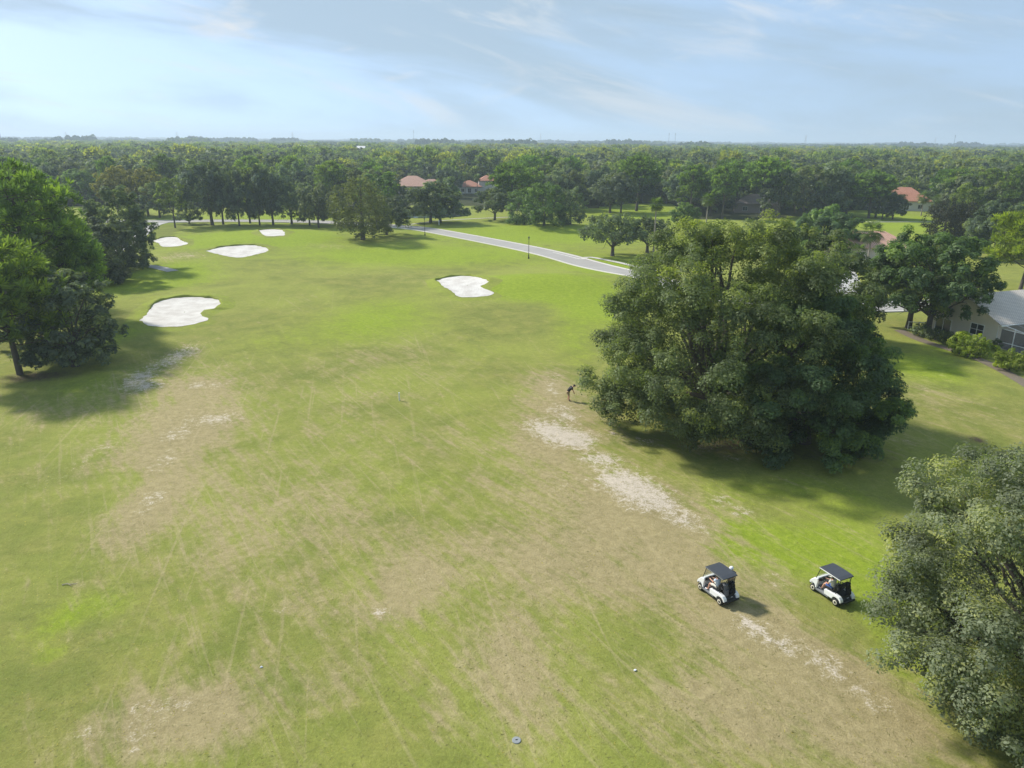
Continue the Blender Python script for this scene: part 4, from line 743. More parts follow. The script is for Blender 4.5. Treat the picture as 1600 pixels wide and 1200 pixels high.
# grey house at the right edge, gable towards the course
hA = house(65.2, 94.8, 20, 16, 10, 3.1, 2.7, 'stucco_grey', 'shingle', 'grey stucco house with grey shingle roof at the right picture edge', [('l', -2.2, 1.75, 1.9, 1.5, (2, 2)), ('l', 2.6, 1.08, 2.4, 2.1, (2, 1), 'sliding_door')], .45, True)
gb = MB(); gb.faces([(-7.998, -5, 3.0), (-7.998, 5, 3.0), (-7.998, 0, 5.6), (-7.8, -5, 3.0), (-7.8, 5, 3.0), (-7.8, 0, 5.6)], [(0, 2, 1), (3, 4, 5), (0, 1, 4, 3), (1, 2, 5, 4), (2, 0, 3, 5)]); gb.build('gable_wall', M['stucco_grey'], hA)
MB().box((-7.99, -4.93, 1.5), (.1, .1, 3.0)).build('downpipe', M['stucco_white'], hA)
MB().box((0, -5.56, 2.98), (16.8, .12, .14)).build('gutter', M['frame_white'], hA)
cg = empty('pool_cage', hA.location, R(20), 'white framed screened pool cage against the grey house', 'pool cage')
x0, x1, y0, y1, ht = -7.6, -.4, -8.6, -5.05, 2.5
for px_ in np.linspace(x0, x1, 5):
    MB().box((px_, y0, ht/2), (.09, .09, ht)).build('post', M['aluminium_white'], cg); MB().bar((px_, y0, ht), (px_, y1, ht+.5), .045, 4).build('rafter', M['aluminium_white'], cg)
for py_ in (-6.8,): MB().box((x0, py_, ht/2+.1), (.09, .09, ht+.2)).build('post', M['aluminium_white'], cg)
for zz_ in (.9, ht): MB().box(((x0+x1)/2, y0, zz_), (x1-x0, .07, .07)).build('rail', M['aluminium_white'], cg); MB().box((x0, (y0+y1)/2, zz_), (.07, y1-y0, .07)).build('rail', M['aluminium_white'], cg)
MB().box(((x0+x1)/2, y0+.02, ht/2), (x1-x0-.1, .004, ht-.1)).build('screen', M['screen'], cg); MB().box((x0+.02, (y0+y1)/2, ht/2), (.004, y1-y0-.1, ht-.1)).build('screen', M['screen'], cg)
MB().faces([(x0, y0, ht+.05), (x1, y0, ht+.05), (x1, y1, ht+.55), (x0, y1, ht+.55)], [(0, 1, 2, 3)]).build('screen_roof', M['screen'], cg)
MB().box(((x0+x1)/2, (y0+y1)/2, .06), (x1-x0, y1-y0-.1, .08)).build('patio_slab', M['concrete'], cg)
fn = empty('rail_fence', (53.6, 97.0, hz(53.6, 97)), R(-14), 'white rail fence behind the trunk of the big house oak', 'fence')
for k in range(4): MB().box((k*1.3, 0, .55), (.1, .1, 1.1)).build('post', M['frame_white'], fn)
for z in (.3, 1.0): MB().box((1.95, .0, z), (3.9, .05, .09)).build('rail', M['frame_white'], fn)
house(77, 161, -12, 17, 11, 3.1, 2.9, 'stucco_cream', 'tile_salmon', 'cream house with salmon tile roof half hidden behind the palms', [('f', -6.2, 1.4, 1.2, 1.5), ('f', -2.5, 1.4, 1.6, 1.5), ('l', -2, 1.4, 1.0, 1.4), ('f', 3.5, 1.15, 4.6, 2.2, (4, 1), 'garage_door')])
house(148, 287, -18, 17, 13, 3.6, 4.6, 'stucco_white', 'tile_orange', 'white walled house with orange tile roof beyond the right hand lawn', [('f', -5, 1.6, 1.6, 1.5), ('f', 0, 1.5, 2.6, 2.0, (3, 1)), ('f', 5, 1.6, 1.6, 1.5), ('l', 0, 1.6, 1.6, 1.5)])
house(-48, 362, 6, 19, 15, 3.3, 4.4, 'stucco_cream', 'tile_salmon', 'wide single storey house with salmon hip roof', [('f', -7.5, 1.5, 1.4, 1.8), ('f', -4.2, 1.4, 2.4, 2.2, (3, 1)), ('f', 1, 1.5, 1.6, 1.6)], .7, wings=[(9, 3, 12, 9, 3.0, 3.0)])
house(-21, 362, 4, 11, 10, 3.2, 2.6, 'stucco_white', 'tile_orange', 'two storey white house with orange red roofs', [('f', -3.2, 1.5, 1.4, 1.6), ('f', 0, 1.4, 1.6, 2.0), ('f', 3.2, 1.5, 1.4, 1.6)], .6, wings=[(9, 1, 9, 9, 5.8, 2.7)])
house(-84, 381, -10, 15, 12, 3.1, 4.6, 'stucco_white', 'tile_grey', 'pale house with steep grey hip roof left of the salmon roofed house', [('f', -3, 1.5, 1.6, 1.5), ('f', 3, 1.5, 1.6, 1.5)])
house(-112, 397, 8, 12, 9, 3.2, 2.6, 'stucco_white', 'tile_grey', 'small grey roofed house farthest left among the trees', [('f', 0, 1.5, 1.6, 1.5)])
house(87, 270, -14, 15, 11, 3.4, 3.0, 'stucco_brown', 'tile_brown', 'grey brown house in deep shade under the pines', [('f', -4, 1.6, 1.6, 1.5), ('f', 2, 1.6, 2.0, 1.6)])
for (x, y, w_, d_, h_, lab) in [(-186, 900, 24, 12, 16.5, 'long white shed roof far off above the brown cypress'), (-243, 900, 14, 12, 16.5, 'white roofed hall far off in the woodland left of centre')]:
    t = empty('distant_hall', (x, y, 0), R(5), lab, 'building'); MB().box((0, 0, h_*.4), (w_, d_, h_*.8)).build('wall', M['stucco_white'], t); V, F = hip(w_, d_, h_*.8+.05, h_*.2, 1., gable=True); uv_roof('roof', V, F, M['stucco_white'], t)
# ---------------------------------------------------------------- golf carts
def wheel(parent, x, y, r_=.225, wd=.19):
    s = 1 if x > 0 else -1
    w_ = empty('wheel', (x, y, r_)); w_.parent = parent
    MB().lathe([(r_*.55, -wd/2), (r_*.9, -wd/2), (r_, -wd*.32), (r_, wd*.32), (r_*.9, wd/2), (r_*.55, wd/2)], n=22, axis='X').build('tyre', M['rubber'], w_, smooth_=True)
    MB().lathe([(r_*.2, s*wd*.42), (r_*.35, s*wd*.50), (r_*.62, s*wd*.56), (r_*.6, s*wd*.3)] if s > 0 else [(r_*.6, s*wd*.3), (r_*.62, s*wd*.56), (r_*.35, s*wd*.50), (r_*.2, s*wd*.42)], n=18, axis='X').build('rim', M['ivory'], w_, smooth_=True)
def golf_cart(x, y, rot, label, trim):
    t = empty('golf_cart', (x, y, hz(x, y)+.01), R(rot), label, 'golf cart', 'golf carts on the fairway'); t.scale = (.94, .94, .94); W, K, G_ = M['white_paint'], M['black_plastic'], M['grey_plastic']
    MB().box((0, .12, .285), (1.06, 1.75, .09), bev=.02).build('floor', G_, t)
    for s in (-1, 1): MB().box((s*.555, .18, .275), (.07, .95, .11), bev=.02).build('rocker', G_, t)
    # nose: cowl with dash, side cheeks, bumper, lights
    MB().prism([(1.17, .34), (1.22, .46), (1.17, .60), (1.0, .78), (.80, .93), (.66, .97), (.62, .90), (.70, .74), (.74, .335)], -.44, .44, .035).build('front_cowl', W, t)
    for s in (-1, 1):
        a, b = (.44, .585) if s > 0 else (-.585, -.44)
        MB().prism([(1.16, .50), (1.10, .64), (.95, .80), (.76, .93), (.62, .95), (.56, .86), (.60, .62), (.62, .34), (.70, .34), (.73, .47), (.82, .55), (.95, .56), (1.04, .50), (1.08, .42)], a, b, .02).build('front_fender', W, t)
        MB().ball((s*.36, 1.165, .56), .07, (1, .5, .7)).build('headlight', M['ivory'], t)
    MB().box((0, 1.19, .36), (.95, .1, .12), bev=.03).build('front_bumper', K, t)
    MB().box((0, .60, .86), (1.02, .09, .16), bev=.02).build('dashboard', K, t)
    # rear body: white flanks with wheel arch, black bag well
    for s in (-1, 1):
        a, b = (.36, .595) if s > 0 else (-.595, -.36)
        MB().prism([(.02, .33), (.06, .60), (-.02, .66), (-.48, .68), (-.80, .70), (-1.0, .66), (-1.14, .54), (-1.18, .40), (-1.12, .36), (-1.05, .47), (-.93, .54), (-.80, .55), (-.66, .52), (-.57, .43), (-.54, .33)], a, b, .022).build('rear_fender', W, t)
        MB().tube([(s*.56, -.08, .72), (s*.56, -.05, .84), (s*.56, -.22, .90), (s*.55, -.46, .88)], .024, 8).build('arm_rest', K, t)
    MB().box((0, -.28, .48), (.715, .60, .32)).build('seat_base', K, t)
    MB().prism([(-.585, .42), (-.585, .66), (-.92, .60), (-1.1, .46), (-1.14, .36), (-1.1, .33)], -.357, .357, .012).build('bag_well', K, t)
    MB().box((0, -1.17, .35), (1.08, .12, .13), bev=.03).build('rear_bumper', K, t)
    MB().box((.06, -1.088, .53), (.09, .02, .06), Matrix.Rotation(R(40), 3, 'X')).build('number_plate', M['white_cloth'], t)
    MB().box((0, -.24, .735), (1.02, .50, .13), bev=.045).build('seat_cushion', M['black_vinyl'], t)
    for s in (-1, 1): MB().box((s*.26, -.54, 1.0), (.47, .10, .36), Matrix.Rotation(R(10), 3, 'X'), bev=.045).build('backrest', M['black_vinyl'], t)
    # roof and frame
    rf = MB(); rf.prism([(.66, 1.69), (.64, 1.735), (.4, 1.775), (-.1, 1.79), (-.65, 1.775), (-.88, 1.73), (-.90, 1.685), (-.65, 1.715), (-.1, 1.73), (.4, 1.72)], -.54, .54, .015).build('roof', M['roof_slate'], t)
    for s in (-1, 1):
        MB().tube([(s*.50, .78, .92), (s*.51, .64, 1.38), (s*.50, .54, 1.72)], .02, 8).build('front_strut', K, t)
        MB().box((s*.535, -.12, 1.70), (.025, 1.50, .05), bev=.008).build('roof_trim', trim, t)
        MB().tube([(s*.47, -.66, .62), (s*.50, -.72, 1.2), (s*.50, -.78, 1.74)], .022, 8).build('rear_strut', K, t)
    MB().tube([(-.51, -.71, 1.13), (.51, -.71, 1.13)], .02, 8).build('rear_rail', K, t)
    MB().faces([(-.51, .765, .94), (.51, .765, .94), (.50, .64, 1.38), (-.50, .64, 1.38), (.49, .545, 1.69), (-.49, .545, 1.69)], [(0, 1, 2, 3), (3, 2, 4, 5)]).build('windscreen', M['windscreen'], t)
    # steering wheel and column
    st = MB(); c = Vector((-.27, .36, 1.0)); ax = Vector((0, -.55, .83)); u = Vector((1, 0, 0)); v = ax.cross(u)
    ring = [c+(u*math.cos(k*math.pi/8)+v*math.sin(k*math.pi/8))*.17 for k in range(17)]; st.tube(ring, .014, 6); [st.bar(c, c+(u*math.cos(q)+v*math.sin(q))*.17, .012) for q in (.5, 2.6, 4.7)]; st.bar(c, (-.27, .60, .72), .02); st.build('steering_wheel', K, t)
    # bag rack and sweater basket
    bk = MB()
    for z in (.98, 1.06): bk.tube([(-.42, -.66, z), (-.42, -.86, z), (.42, -.86, z), (.42, -.66, z)], .010, 5)
    for k in range(7): bk.bar((-.42+k*.14, -.86, .98), (-.42+k*.14, -.86, 1.06), .007, 4)
    bk.build('basket', K, t); MB().box((0, -.98, .62), (.8, .05, .05)).build('bag_rest', K, t)
    for wx in (-.49, .49):
        for wy in (.86, -.80): wheel(t, wx, wy)
    return t
def golf_bag(cart, lx, label, mat, clubs=7):
    b = empty('golf_bag', cart.matrix_basis @ Vector((lx, -.90, .60)), cart.rotation_euler.z, label, 'golf bag'); b.rotation_euler = (R(-8), 0, cart.rotation_euler.z); b.scale = (.94, .94, .94)
    MB().lathe([(.10, -.02), (.125, 0), (.125, .35), (.135, .62), (.15, .66), (.15, .72), (.13, .72)], n=16).build('bag_body', mat, b, smooth_=True)
    MB().box((0, -.13, .22), (.20, .10, .34), bev=.03).build('pocket', mat, b); MB().box((.125, 0, .40), (.07, .16, .3), bev=.02).build('pocket', mat, b)
    MB().tube([(-.13, 0, .62), (-.22, -.02, .42), (-.14, 0, .12)], .018, 6).build('strap', M['black_cloth'], b)
    for k in range(clubs):
        a = k*2.4; q = Vector((math.cos(a)*.07, math.sin(a)*.07, .66)); e = q+Vector((math.cos(a)*.06, math.sin(a)*.05, .30+.06*(k % 3)))
        c = MB().bar(q, e, .007, 5).build('club', M['steel'], b); MB().ball(e, .045, (1, .6, .55), 8).build('club_head', M['black_plastic'] if k % 2 else M['steel'], c, smooth_=True)
    return b
bpy.context.view_layer.update()
CART1 = golf_cart(11.45, 35.0, 27, 'golf cart with the white capped man standing at its far side', M['grey_plastic'])
CART2 = golf_cart(17.75, 35.0, 25, 'golf cart with white roof edge, nearer the lower right tree', M['white_paint'])
bpy.context.view_layer.update()
golf_bag(CART1, .27, 'dark golf bag on the cart beside the white capped man', M['black_cloth']); golf_bag(CART1, -.25, 'grey golf bag behind the driver in the pale blue shirt', M['grey_cloth'], 6); golf_bag(CART2, .25, 'black golf bag on the cart nearer the lower right tree', M['black_cloth'], 5)
# ---------------------------------------------------------------- people
def skin_mesh(name, V, E, Rr, root=0, sub=2):
    me = bpy.data.meshes.new(name); me.from_pydata([tuple(v) for v in V], E, []); o = bpy.data.objects.new(name, me); COL.objects.link(o); o.modifiers.new('skin', 'SKIN').use_smooth_shade = True
    for i, d in enumerate(me.skin_vertices[0].data): d.radius = Rr[i] if isinstance(Rr[i], tuple) else (Rr[i], Rr[i]); d.use_root = (i == root)
    s = o.modifiers.new('sub', 'SUBSURF'); s.levels = s.render_levels = sub
    dg = bpy.context.evaluated_depsgraph_get(); m2 = bpy.data.meshes.new_from_object(o.evaluated_get(dg)); bpy.data.objects.remove(o); bpy.data.meshes.remove(me); m2.name = name; return m2
def person(label, loc, rotz, J, shirt, shorts, shoes, hat=None, hatdir=(0, 1, 0), sleeves=.55, hair=True):
    """J: joint name -> position; L/R pairs given for each side"""
    V, E, Rr = [], [], []; ids = {}
    def add(n, p, r_, par=None):
        ids[n] = len(V); V.append(Vector(p)); Rr.append(r_)
        if par is not None: E.append((ids[par], ids[n]))
    j = {k: Vector(v) for k, v in J.items()}; nrm = Vector(hatdir).normalized()
    add('pelvis', j['pelvis'], .105); add('spine', j['spine'], .10, 'pelvis'); add('chest', j['chest'], .105, 'spine'); add('neck', j['neck'], .055, 'chest')
    add('jaw', j['neck'].lerp(j['head'], .45)+nrm*.02, .066, 'neck'); add('head', j['head'], (.082, .098), 'jaw'); add('crown', j['head']+(j['head']-j['neck']).normalized()*.085, .055, 'head')
    for s in 'LR':
        sx_ = -1 if s == 'L' else 1
        add(s+'sh', j[s+'sh'], .058, 'chest'); add(s+'el', j[s+'el'], .042, s+'sh'); add(s+'wr', j[s+'wr'], .029, s+'el')
        d = (j[s+'wr']-j[s+'el']).normalized(); pal = j[s+'wr']+d*.055; add(s+'palm', pal, (.036, .02), s+'wr'); side = d.cross(nrm).normalized() if d.cross(nrm).length > .1 else Vector((1, 0, 0))
        for k in range(4):
            o = side*(.026-.0175*k); L_ = (.06, .072, .068, .05)[k]; add(s+'f%da' % k, pal+o+d*.045, .0095, s+'palm'); add(s+'f%db' % k, pal+o+d*(.045+L_*.6)+nrm*.012, .0085, s+'f%da' % k); add(s+'f%dc' % k, pal+o+d*(.045+L_*.75)+nrm*.035, .0075, s+'f%db' % k)
        add(s+'ta', pal+side*.042+nrm*.01, .0105, s+'palm'); add(s+'tb', pal+side*.05+d*.04+nrm*.03, .009, s+'ta')
        add(s+'hip', j[s+'hip'], .085, 'pelvis'); add(s+'kn', j[s+'kn'], .06, s+'hip'); m_ = j[s+'kn'].lerp(j[s+'an'], .35); add(s+'calf', m_, .055, s+'kn'); add(s+'an', j[s+'an'], .038, s+'calf'); add(s+'toe', j[s+'toe'], .035, s+'an')
    m = skin_mesh('person', V, E, Rr); p = link_obj('person', m, M['skin'], None, loc, rotz); tag(p, label, 'person')
    def piece(name, chain, mat, sub=2):
        v, e, r_ = [], [], []
        for (pos, rr, par) in chain:
            v.append(pos); r_.append(rr)
            if par is not None: e.append((par, len(v)-1))
        link_obj(name, skin_mesh(name, v, e, r_, 0, sub), mat, p)
    ch = [(j['pelvis']+(j['spine']-j['pelvis'])*.02, .158, None), (j['spine'], .158, 0), (j['chest'], .172, 1), (j['chest'].lerp(j['neck'], .85), .100, 2)]
    for s in 'LR':
        b = len(ch); ch.append((j[s+'sh'], .096, 2)); ch.append((j[s+'sh'].lerp(j[s+'el'], sleeves*.6), .080, b)); ch.append((j[s+'sh'].lerp(j[s+'el'], sleeves), .074, b+1))
    piece('shirt', ch, shirt)
    ch = [(j['pelvis'], .138, None)]
    for s in 'LR': b = len(ch); ch.append((j[s+'hip'], .108, 0)); ch.append((j[s+'hip'].lerp(j[s+'kn'], .5), .095, b)); ch.append((j[s+'hip'].lerp(j[s+'kn'], .88), .088, b+1))
    piece('shorts', ch, shorts)
    for s in 'LR': piece('shoe', [(j[s+'an']+Vector((0, 0, -.02)), .05, None), (j[s+'an'].lerp(j[s+'toe'], .5)+Vector((0, 0, -.01)), (.048, .042), 0), (j[s+'toe']+(j[s+'toe']-j[s+'an'])*.15, (.042, .032), 1)], shoes, 1)
    upv = (j['head']-j['neck']).normalized(); upv = (upv+Vector((0, 0, .4))).normalized(); fx = (nrm-upv*nrm.dot(upv)).normalized(); rx_ = fx.cross(upv); mat3 = Matrix((rx_, fx, upv)).transposed(); hc = j['head']
    def headpiece(name, mb, mat):
        mm = mb.mesh(name, True); mm.transform(Matrix.Translation(hc) @ mat3.to_4x4()); link_obj(name, mm, mat, p)
    fc = MB(); fc.ball((0, .105, -.015), .018, (1, 1.2, 1.5), 8); [fc.ball((s*.092, 0, -.005), .022, (.45, .8, 1.3), 8) for s in (-1, 1)]; headpiece('nose_and_ears', fc, M['skin'])
    ey = MB(); [ey.ball((s*.034, .094, .012), .012, (1.2, .6, .8), 8) for s in (-1, 1)]; headpiece('eyes', ey, M['eye']); mo = MB(); mo.box((0, .096, -.055), (.045, .012, .01)); headpiece('mouth', mo, M['stucco_brown'])
    hr = MB(); hr.ball((0, -.018, .025), .105, (1, 1.05, 1.02), 14)
    if hair: bmesh.ops.bisect_plane(hr.bm, geom=list(hr.bm.verts)+list(hr.bm.edges)+list(hr.bm.faces), plane_co=(0, .05, .0), plane_no=(0, .8, -.6), clear_outer=True); headpiece('hair', hr, M['hair'])
    if hat is not None:
        h_ = MB(); h_.ball((0, -.005, .045), .118, (1, 1.08, .92), 16); bmesh.ops.bisect_plane(h_.bm, geom=list(h_.bm.verts)+list(h_.bm.edges)+list(h_.bm.faces), plane_co=(0, 0, .045), plane_no=(0, 0, -1), clear_outer=True)
        h_.faces([(-.10, .07, .05), (.10, .07, .05), (.085, .19, .035), (0, .215, .04), (-.085, .19, .035), (-.10, .07, .062), (.10, .07, .062), (.085, .19, .045), (0, .215, .05), (-.085, .19, .045)], [(4, 3, 2, 1, 0), (5, 6, 7, 8, 9), (0, 1, 6, 5), (1, 2, 7, 6), (2, 3, 8, 7), (3, 4, 9, 8), (4, 0, 5, 9)]); headpiece('cap', h_, hat)
    return p
gx, gy = GOLFER
person('golfer in black shirt and khaki shorts bending over beside the huge oak', (gx, gy, hz(gx, gy)), R(-82), dict(pelvis=(0, -.12, .93), spine=(0, -.02, 1.12), chest=(0, .16, 1.32), neck=(0, .30, 1.42), head=(0, .41, 1.50),
    Lsh=(-.19, .19, 1.34), Rsh=(.19, .19, 1.34), Lel=(-.17, .30, 1.07), Rel=(.17, .30, 1.07), Lwr=(-.05, .40, .86), Rwr=(.05, .42, .82), Lhip=(-.10, -.11, .88), Rhip=(.10, -.11, .88), Lkn=(-.14, -.03, .49), Rkn=(.14, -.03, .49), Lan=(-.15, -.06, .09), Ran=(.15, -.06, .09), Ltoe=(-.17, .11, .045), Rtoe=(.17, .11, .045)),
    M['black_cloth'], M['khaki_cloth'], M['black_plastic'], M['black_cloth'], (0, .75, -.65)).scale = (1.15, 1.12, 1.0)
cl = empty('golf_club', (gx, gy, hz(gx, gy)), R(-82), 'golf club held down to the turf by the bending golfer', 'golf club'); MB().bar((0, .40, .92), (0, .50, .62), .014, 6).build('grip', M['black_cloth'], cl); MB().bar((0, .50, .62), (0, .72, .05), .008, 6).build('shaft', M['steel'], cl); MB().box((.03, .735, .03), (.10, .035, .05), bev=.008).build('club_head', M['steel'], cl)
def seated(sx_, lean=0.):
    d = dict(pelvis=(sx_, -.28, .88), spine=(sx_+lean*.3, -.31, 1.06), chest=(sx_+lean*.7, -.30, 1.30), neck=(sx_+lean, -.27, 1.40), head=(sx_+lean, -.22, 1.51))
    for s, k in (('L', -1), ('R', 1)):
        d[s+'sh'] = (sx_+lean*.8+k*.18, -.29, 1.36); d[s+'el'] = (sx_+k*.21, -.10, 1.12); d[s+'wr'] = (-.27+k*.13, .24, 1.06); d[s+'hip'] = (sx_+k*.09, -.24, .86); d[s+'kn'] = (sx_+k*.14, .20, .86); d[s+'an'] = (sx_+k*.12, .38, .42); d[s+'toe'] = (sx_+k*.12, .56, .39)
    return d
d1 = seated(-.30, -.06); d1['Lkn'] = (-.46, .20, .84); d1['Lan'] = (-.50, .28, .42); d1['Ltoe'] = (-.52, .46, .39)
person('driver in pale blue shirt sitting in the cart beside the white capped man', CART1.location, CART1.rotation_euler.z, d1, M['pale_blue_cloth'], M['cream_cloth'], M['white_cloth'], None, (0, 1, -.1)).scale = (.94, .94, .94)
d2 = seated(-.28, -.12); d2['Lel'] = (-.56, -.14, 1.08); d2['Lwr'] = (-.44, .06, .98)
person('driver in blue shorts sitting in the cart nearer the lower right tree', CART2.location, CART2.rotation_euler.z, d2, M['cream_cloth'], M['blue_cloth'], M['white_cloth'], M['cream_cloth'], (0, 1, -.1)).scale = (.94, .94, .94)
sp = CART1.matrix_world @ Vector((.80, -.18, 0)); 
person('man in white cap standing at the far side of the cart, reaching to the bags', (sp.x, sp.y, hz(sp.x, sp.y)), CART1.rotation_euler.z+R(105), dict(pelvis=(0, 0, .95), spine=(0, .01, 1.14), chest=(0, .04, 1.36), neck=(0, .07, 1.50), head=(0, .11, 1.62),
    Lsh=(-.19, .04, 1.42), Rsh=(.19, .04, 1.42), Lel=(-.22, .14, 1.16), Rel=(.22, .14, 1.16), Lwr=(-.12, .36, 1.12), Rwr=(.12, .36, 1.10), Lhip=(-.10, 0, .90), Rhip=(.10, 0, .90), Lkn=(-.12, .03, .50), Rkn=(.12, .03, .50), Lan=(-.12, -.02, .09), Ran=(.12, -.02, .09), Ltoe=(-.14, .15, .045), Rtoe=(.14, .15, .045)),
    M['grey_cloth'], M['khaki_cloth'], M['white_cloth'], M['white_cloth'], (0, 1, -.25))
# ---------------------------------------------------------------- small things
def lamp_post(x, y, label):
    t = empty('street_lamp', (x, y, hz(x, y)), 0, label, 'street lamp', 'black lamp posts along the road'); K = M['black_metal']
    MB().lathe([(.17, -.1), (.17, .25), (.12, .35), (.09, .9), (.06, 1.0), (.05, 3.9), (.07, 3.95), (.05, 4.0)], n=12).build('post', K, t, smooth_=True)
    ln = MB().lathe([(.12, 4.0), (.20, 4.42), (.19, 4.44), (.10, 4.02)], n=8).build('lantern', M['windscreen'], t); MB().lathe([(.23, 4.44), (.20, 4.50), (.06, 4.66), (.02, 4.78)], n=8).build('cap', K, ln)
    for k in range(4): a = k*math.pi/2+.4; MB().bar((.12*math.cos(a), .12*math.sin(a), 4.0), (.205*math.cos(a), .205*math.sin(a), 4.44), .012, 4).build('rib', K, ln)
lamp_post(*LAMP1, 'black lamp post at the road right of the middle bunker'); lamp_post(*LAMP2, 'black lamp post at the road near the pair of wide pond oaks')
t = empty('yardage_stake', (*STAKE, hz(*STAKE)), 0, 'short white stake alone in the middle of the fairway', 'stake'); MB().box((0, 0, .38), (.10, .10, .8), bev=.01).build('post', M['frame_white'], t); MB().box((0, 0, .80), (.13, .13, .07), bev=.015).build('cap', M['frame_white'], t)
t = empty('sign_post', (*SIGN, hz(*SIGN)), R(20), 'small white post on the lawn beyond the road', 'post'); MB().box((0, 0, .6), (.2, .12, 1.2), bev=.02).build('post', M['frame_white'], t); MB().box((0, 0, 1.25), (.36, .1, .3), bev=.02).build('panel', M['frame_white'], t)
t = empty('valve_lid', (*COVER, hz(*COVER)), R(15), 'grey oval valve lid set in the near turf', 'lid'); MB().lathe([(.19, .0), (.19, .03), (.175, .04), (.02, .042)], n=24).build('lid', M['grey_lid'], t); MB().box((0, 0, .05), (.09, .03, .015)).build('handle', M['black_metal'], t)
for (x, y), lab, s in ((LITTER1, 'crumpled white scrap lying right of centre near the camera', 1.), (LITTER2, 'crumpled white scrap lying at the lower left', .8)):
    mb = MB(); mb.ball((0, 0, .03), .07*s, (1.2, .8, .6), 8)
    for v in mb.bm.verts: v.co += Vector((random.uniform(-.02, .02), random.uniform(-.02, .02), random.uniform(-.012, .012)))
    tag(mb.build('paper_scrap', M['white_cloth'], None, (x, y, hz(x, y)), random.uniform(0, 3)), lab, 'litter', 'white scraps on the turf')
r = np.random.default_rng(5); pr = [tube_np([(0, 0, .04), (.2, .05, .07), (.45, .02, .05), (.8, .1, .04)], [.03, .028, .02, .008], 6), tube_np([(.35, .03, .06), (.5, -.12, .08), (.62, -.16, .05)], [.018, .012, .005], 5), tube_np([(.2, .05, .06), (.25, .2, .05)], [.014, .006], 5)]
V, F = join_np(pr); tag(link_obj('fallen_branch', mesh_np('fallen_branch', V, F), M['bark_pale'], None, (BRANCH[0]-.4, BRANCH[1], hz(*BRANCH)), .1), 'pale dead branch lying on the grass at the left edge', 'branch')
# parked car at the salmon roofed house
c = empty('parked_car', (66.8, 150.5, hz(66.8, 150.5)+.08), R(70), 'silver car parked on the driveway of the salmon roofed house', 'car')
SV = plain('silver_paint', (.55, .57, .6), .3, metal=.4, coat=.4); MB().prism([(2.2, .35), (2.25, .6), (2.0, .82), (.95, .95), (-1.5, .98), (-2.15, .92), (-2.25, .6), (-2.2, .35)], -.88, .88, .06).build('body', SV, c)
MB().prism([(.9, .95), (.3, 1.38), (-.9, 1.42), (-1.6, .98)], -.74, .74, .05).build('cabin_glass', M['dark_glass'], c); MB().box((0, -.3, 1.42), (1.3, 1.25, .05), bev=.02).build('car_roof', SV, c)
for wx in (-.8, .8):
    for wy in (1.35, -1.35): wheel(c, wx, wy, .33, .22)
    MB().ball((wx*.75, 2.17, .68), .12, (1.3, .5, .7), 8).build('headlight', M['ivory'], c); MB().ball((wx*.8, -2.2, .75), .1, (1.2, .4, .8), 8).build('tail_light', M['tile_orange'], c)
# ---------------------------------------------------------------- pylons and masts on the horizon
def pylon_mesh():
    mb = MB(); H = 52.
    for sx_ in (-1, 1):
        for sy_ in (-1, 1): mb.bar((sx_*4.5, sy_*4.5, 0), (sx_*.8, sy_*.8, H), .38, 4)
    for k in range(6):
        z0, z1 = H*k/6, H*(k+1)/6; a, b = 4.5-3.7*k/6, 4.5-3.7*(k+1)/6
        for sy_ in (-1, 1): mb.bar((-a, sy_*a, z0), (b, sy_*b, z1), .2, 4); mb.bar((a, sy_*a, z0), (-b, sy_*b, z1), .2, 4)
    m1 = mb.mesh('lattice'); mb = MB()
    for z, l in ((36, 9), (43, 11), (50, 7)): mb.bar((-l, 0, z), (l, 0, z), .35, 4); mb.bar((-l, 0, z), (0, 0, z+2.5), .2, 4); mb.bar((l, 0, z), (0, 0, z+2.5), .2, 4)
    return m1, mb.mesh('cross_arms')
PM = pylon_mesh()
for k, (px_, dist, sc, lab) in enumerate([(14, 3300, .8, 'power pylon on the horizon at the far left edge'), (168, 3600, .9, 'power pylon on the horizon above the left clump of pines'), (325, 4000, 1., 'power pylon on the horizon above the green'), (488, 3900, 1.05, 'power pylon on the horizon left of centre'), (838, 3900, 1.1, 'power pylon on the horizon just right of centre'), (1395, 4200, 1., 'power pylon on the horizon above the orange roofed house'), (1212, 3600, 1.05, 'power pylon on the horizon above the huge oak')]):
    t = empty('power_pylon', ((px_-800)/1148*dist*1.05, dist, 0), .3*k, lab, 'pylon', 'power pylons on the horizon'); t.scale = (sc, sc, sc); link_obj('lattice', PM[0], M['steel'], t); link_obj('cross_arms', PM[1], M['steel'], t)
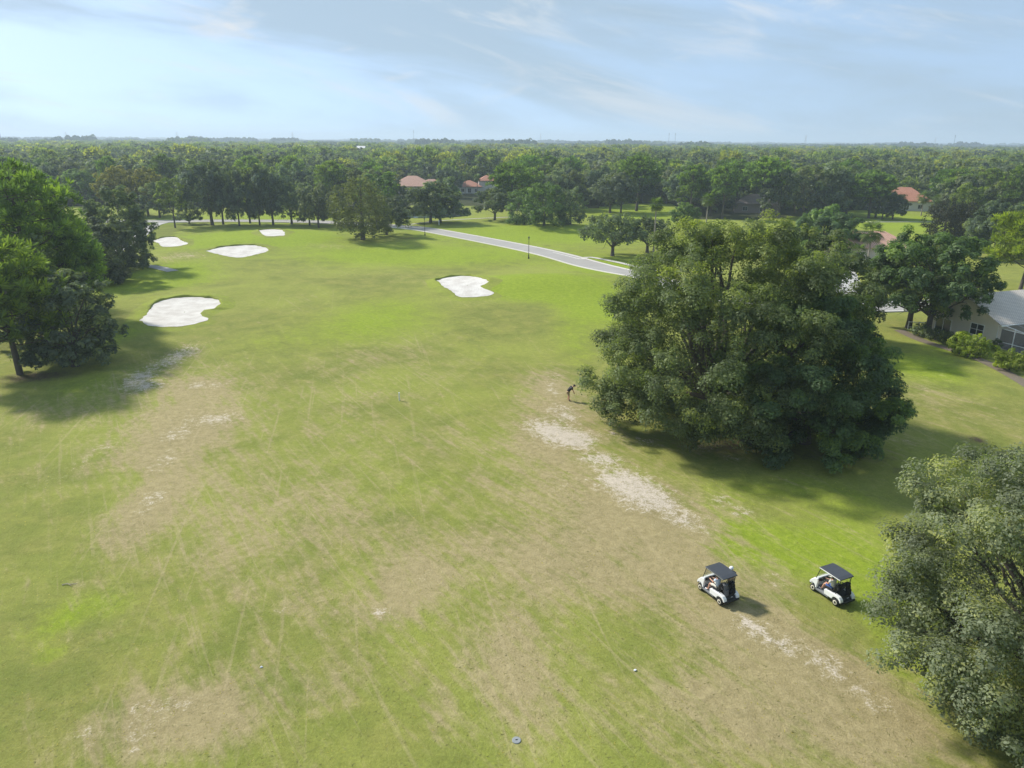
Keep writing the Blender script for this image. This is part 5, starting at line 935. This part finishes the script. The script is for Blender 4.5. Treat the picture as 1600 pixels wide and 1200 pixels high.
for px_, dist, H, lab in [(75, 2300, 50, 'radio mast with a bulky head at the left on the horizon'), (659, 3300, 62, 'lone radio mast on the horizon over the salmon roofs'), (1019, 3300, 58, 'left one of two thin masts close together on the horizon'), (1028, 3300, 58, 'right one of two thin masts close together on the horizon'), (1422, 3000, 54, 'thin mast on the horizon right of the orange roofed house')]:
    t = empty('radio_mast', ((px_-800)/1148*dist*1.05, dist, 0), 0, lab, 'mast'); MB().bar((0, 0, 0), (0, 0, H), 1.1, 6, .5).build('pole', M['black_metal'], t); mb = MB()
    for z in (H*.93, H*.84): mb.lathe([(1.6, z), (1.6, z+3.)], n=8)
    mb.build('antenna_ring', M['black_metal'], t)
# ---------------------------------------------------------------- loose grass tufts that roughen the near turf
gr = np.random.default_rng(33); n = 20000; yv = 18+92*gr.random(n)**1.25; xv = gr.uniform(-.82, .82, n)*(yv+6); lo = gr.random(n)
zv = height(xv, yv); V = []; up = np.array([0, 0, 1.])
b0 = np.c_[xv, yv, zv]; parts = []
for k in range(3):
    d = np.c_[gr.normal(0, .07, (n, 2)), gr.uniform(.012, .03, n)]; sd = unit(np.c_[gr.normal(size=(n, 2)), np.zeros(n)])*gr.uniform(.008, .022, n)[:, None]; parts.append(np.stack([b0-sd, b0+sd, b0+d], 1).reshape(-1, 3))
V = np.concatenate(parts); F = np.arange(len(V)).reshape(-1, 3); go_ = link_obj('grass_tufts', mesh_np('grass_tufts', V, F, {'tint': ('FACE', np.tile(lo, 3))}), M['leaf']); go_.color = (.30, .28, .12, 1); tag(go_, 'loose grass tufts and clippings over the near turf', 'grass', kind='stuff')
# ---------------------------------------------------------------- air
m, t, o = mat_new('haze'); pv = N(t, 'ShaderNodeVolumePrincipled'); pv.inputs['Color'].default_value = (.72, .86, 1., 1); pv.inputs['Density'].default_value = .00027; pv.inputs['Anisotropy'].default_value = .2; link(t, pv.outputs[0], o.inputs['Volume'])
tag(MB().box((0, 0, 43), (29000, 29000, 90)).build('haze', m), 'thin pale haze over the whole plain', 'haze', kind='stuff')
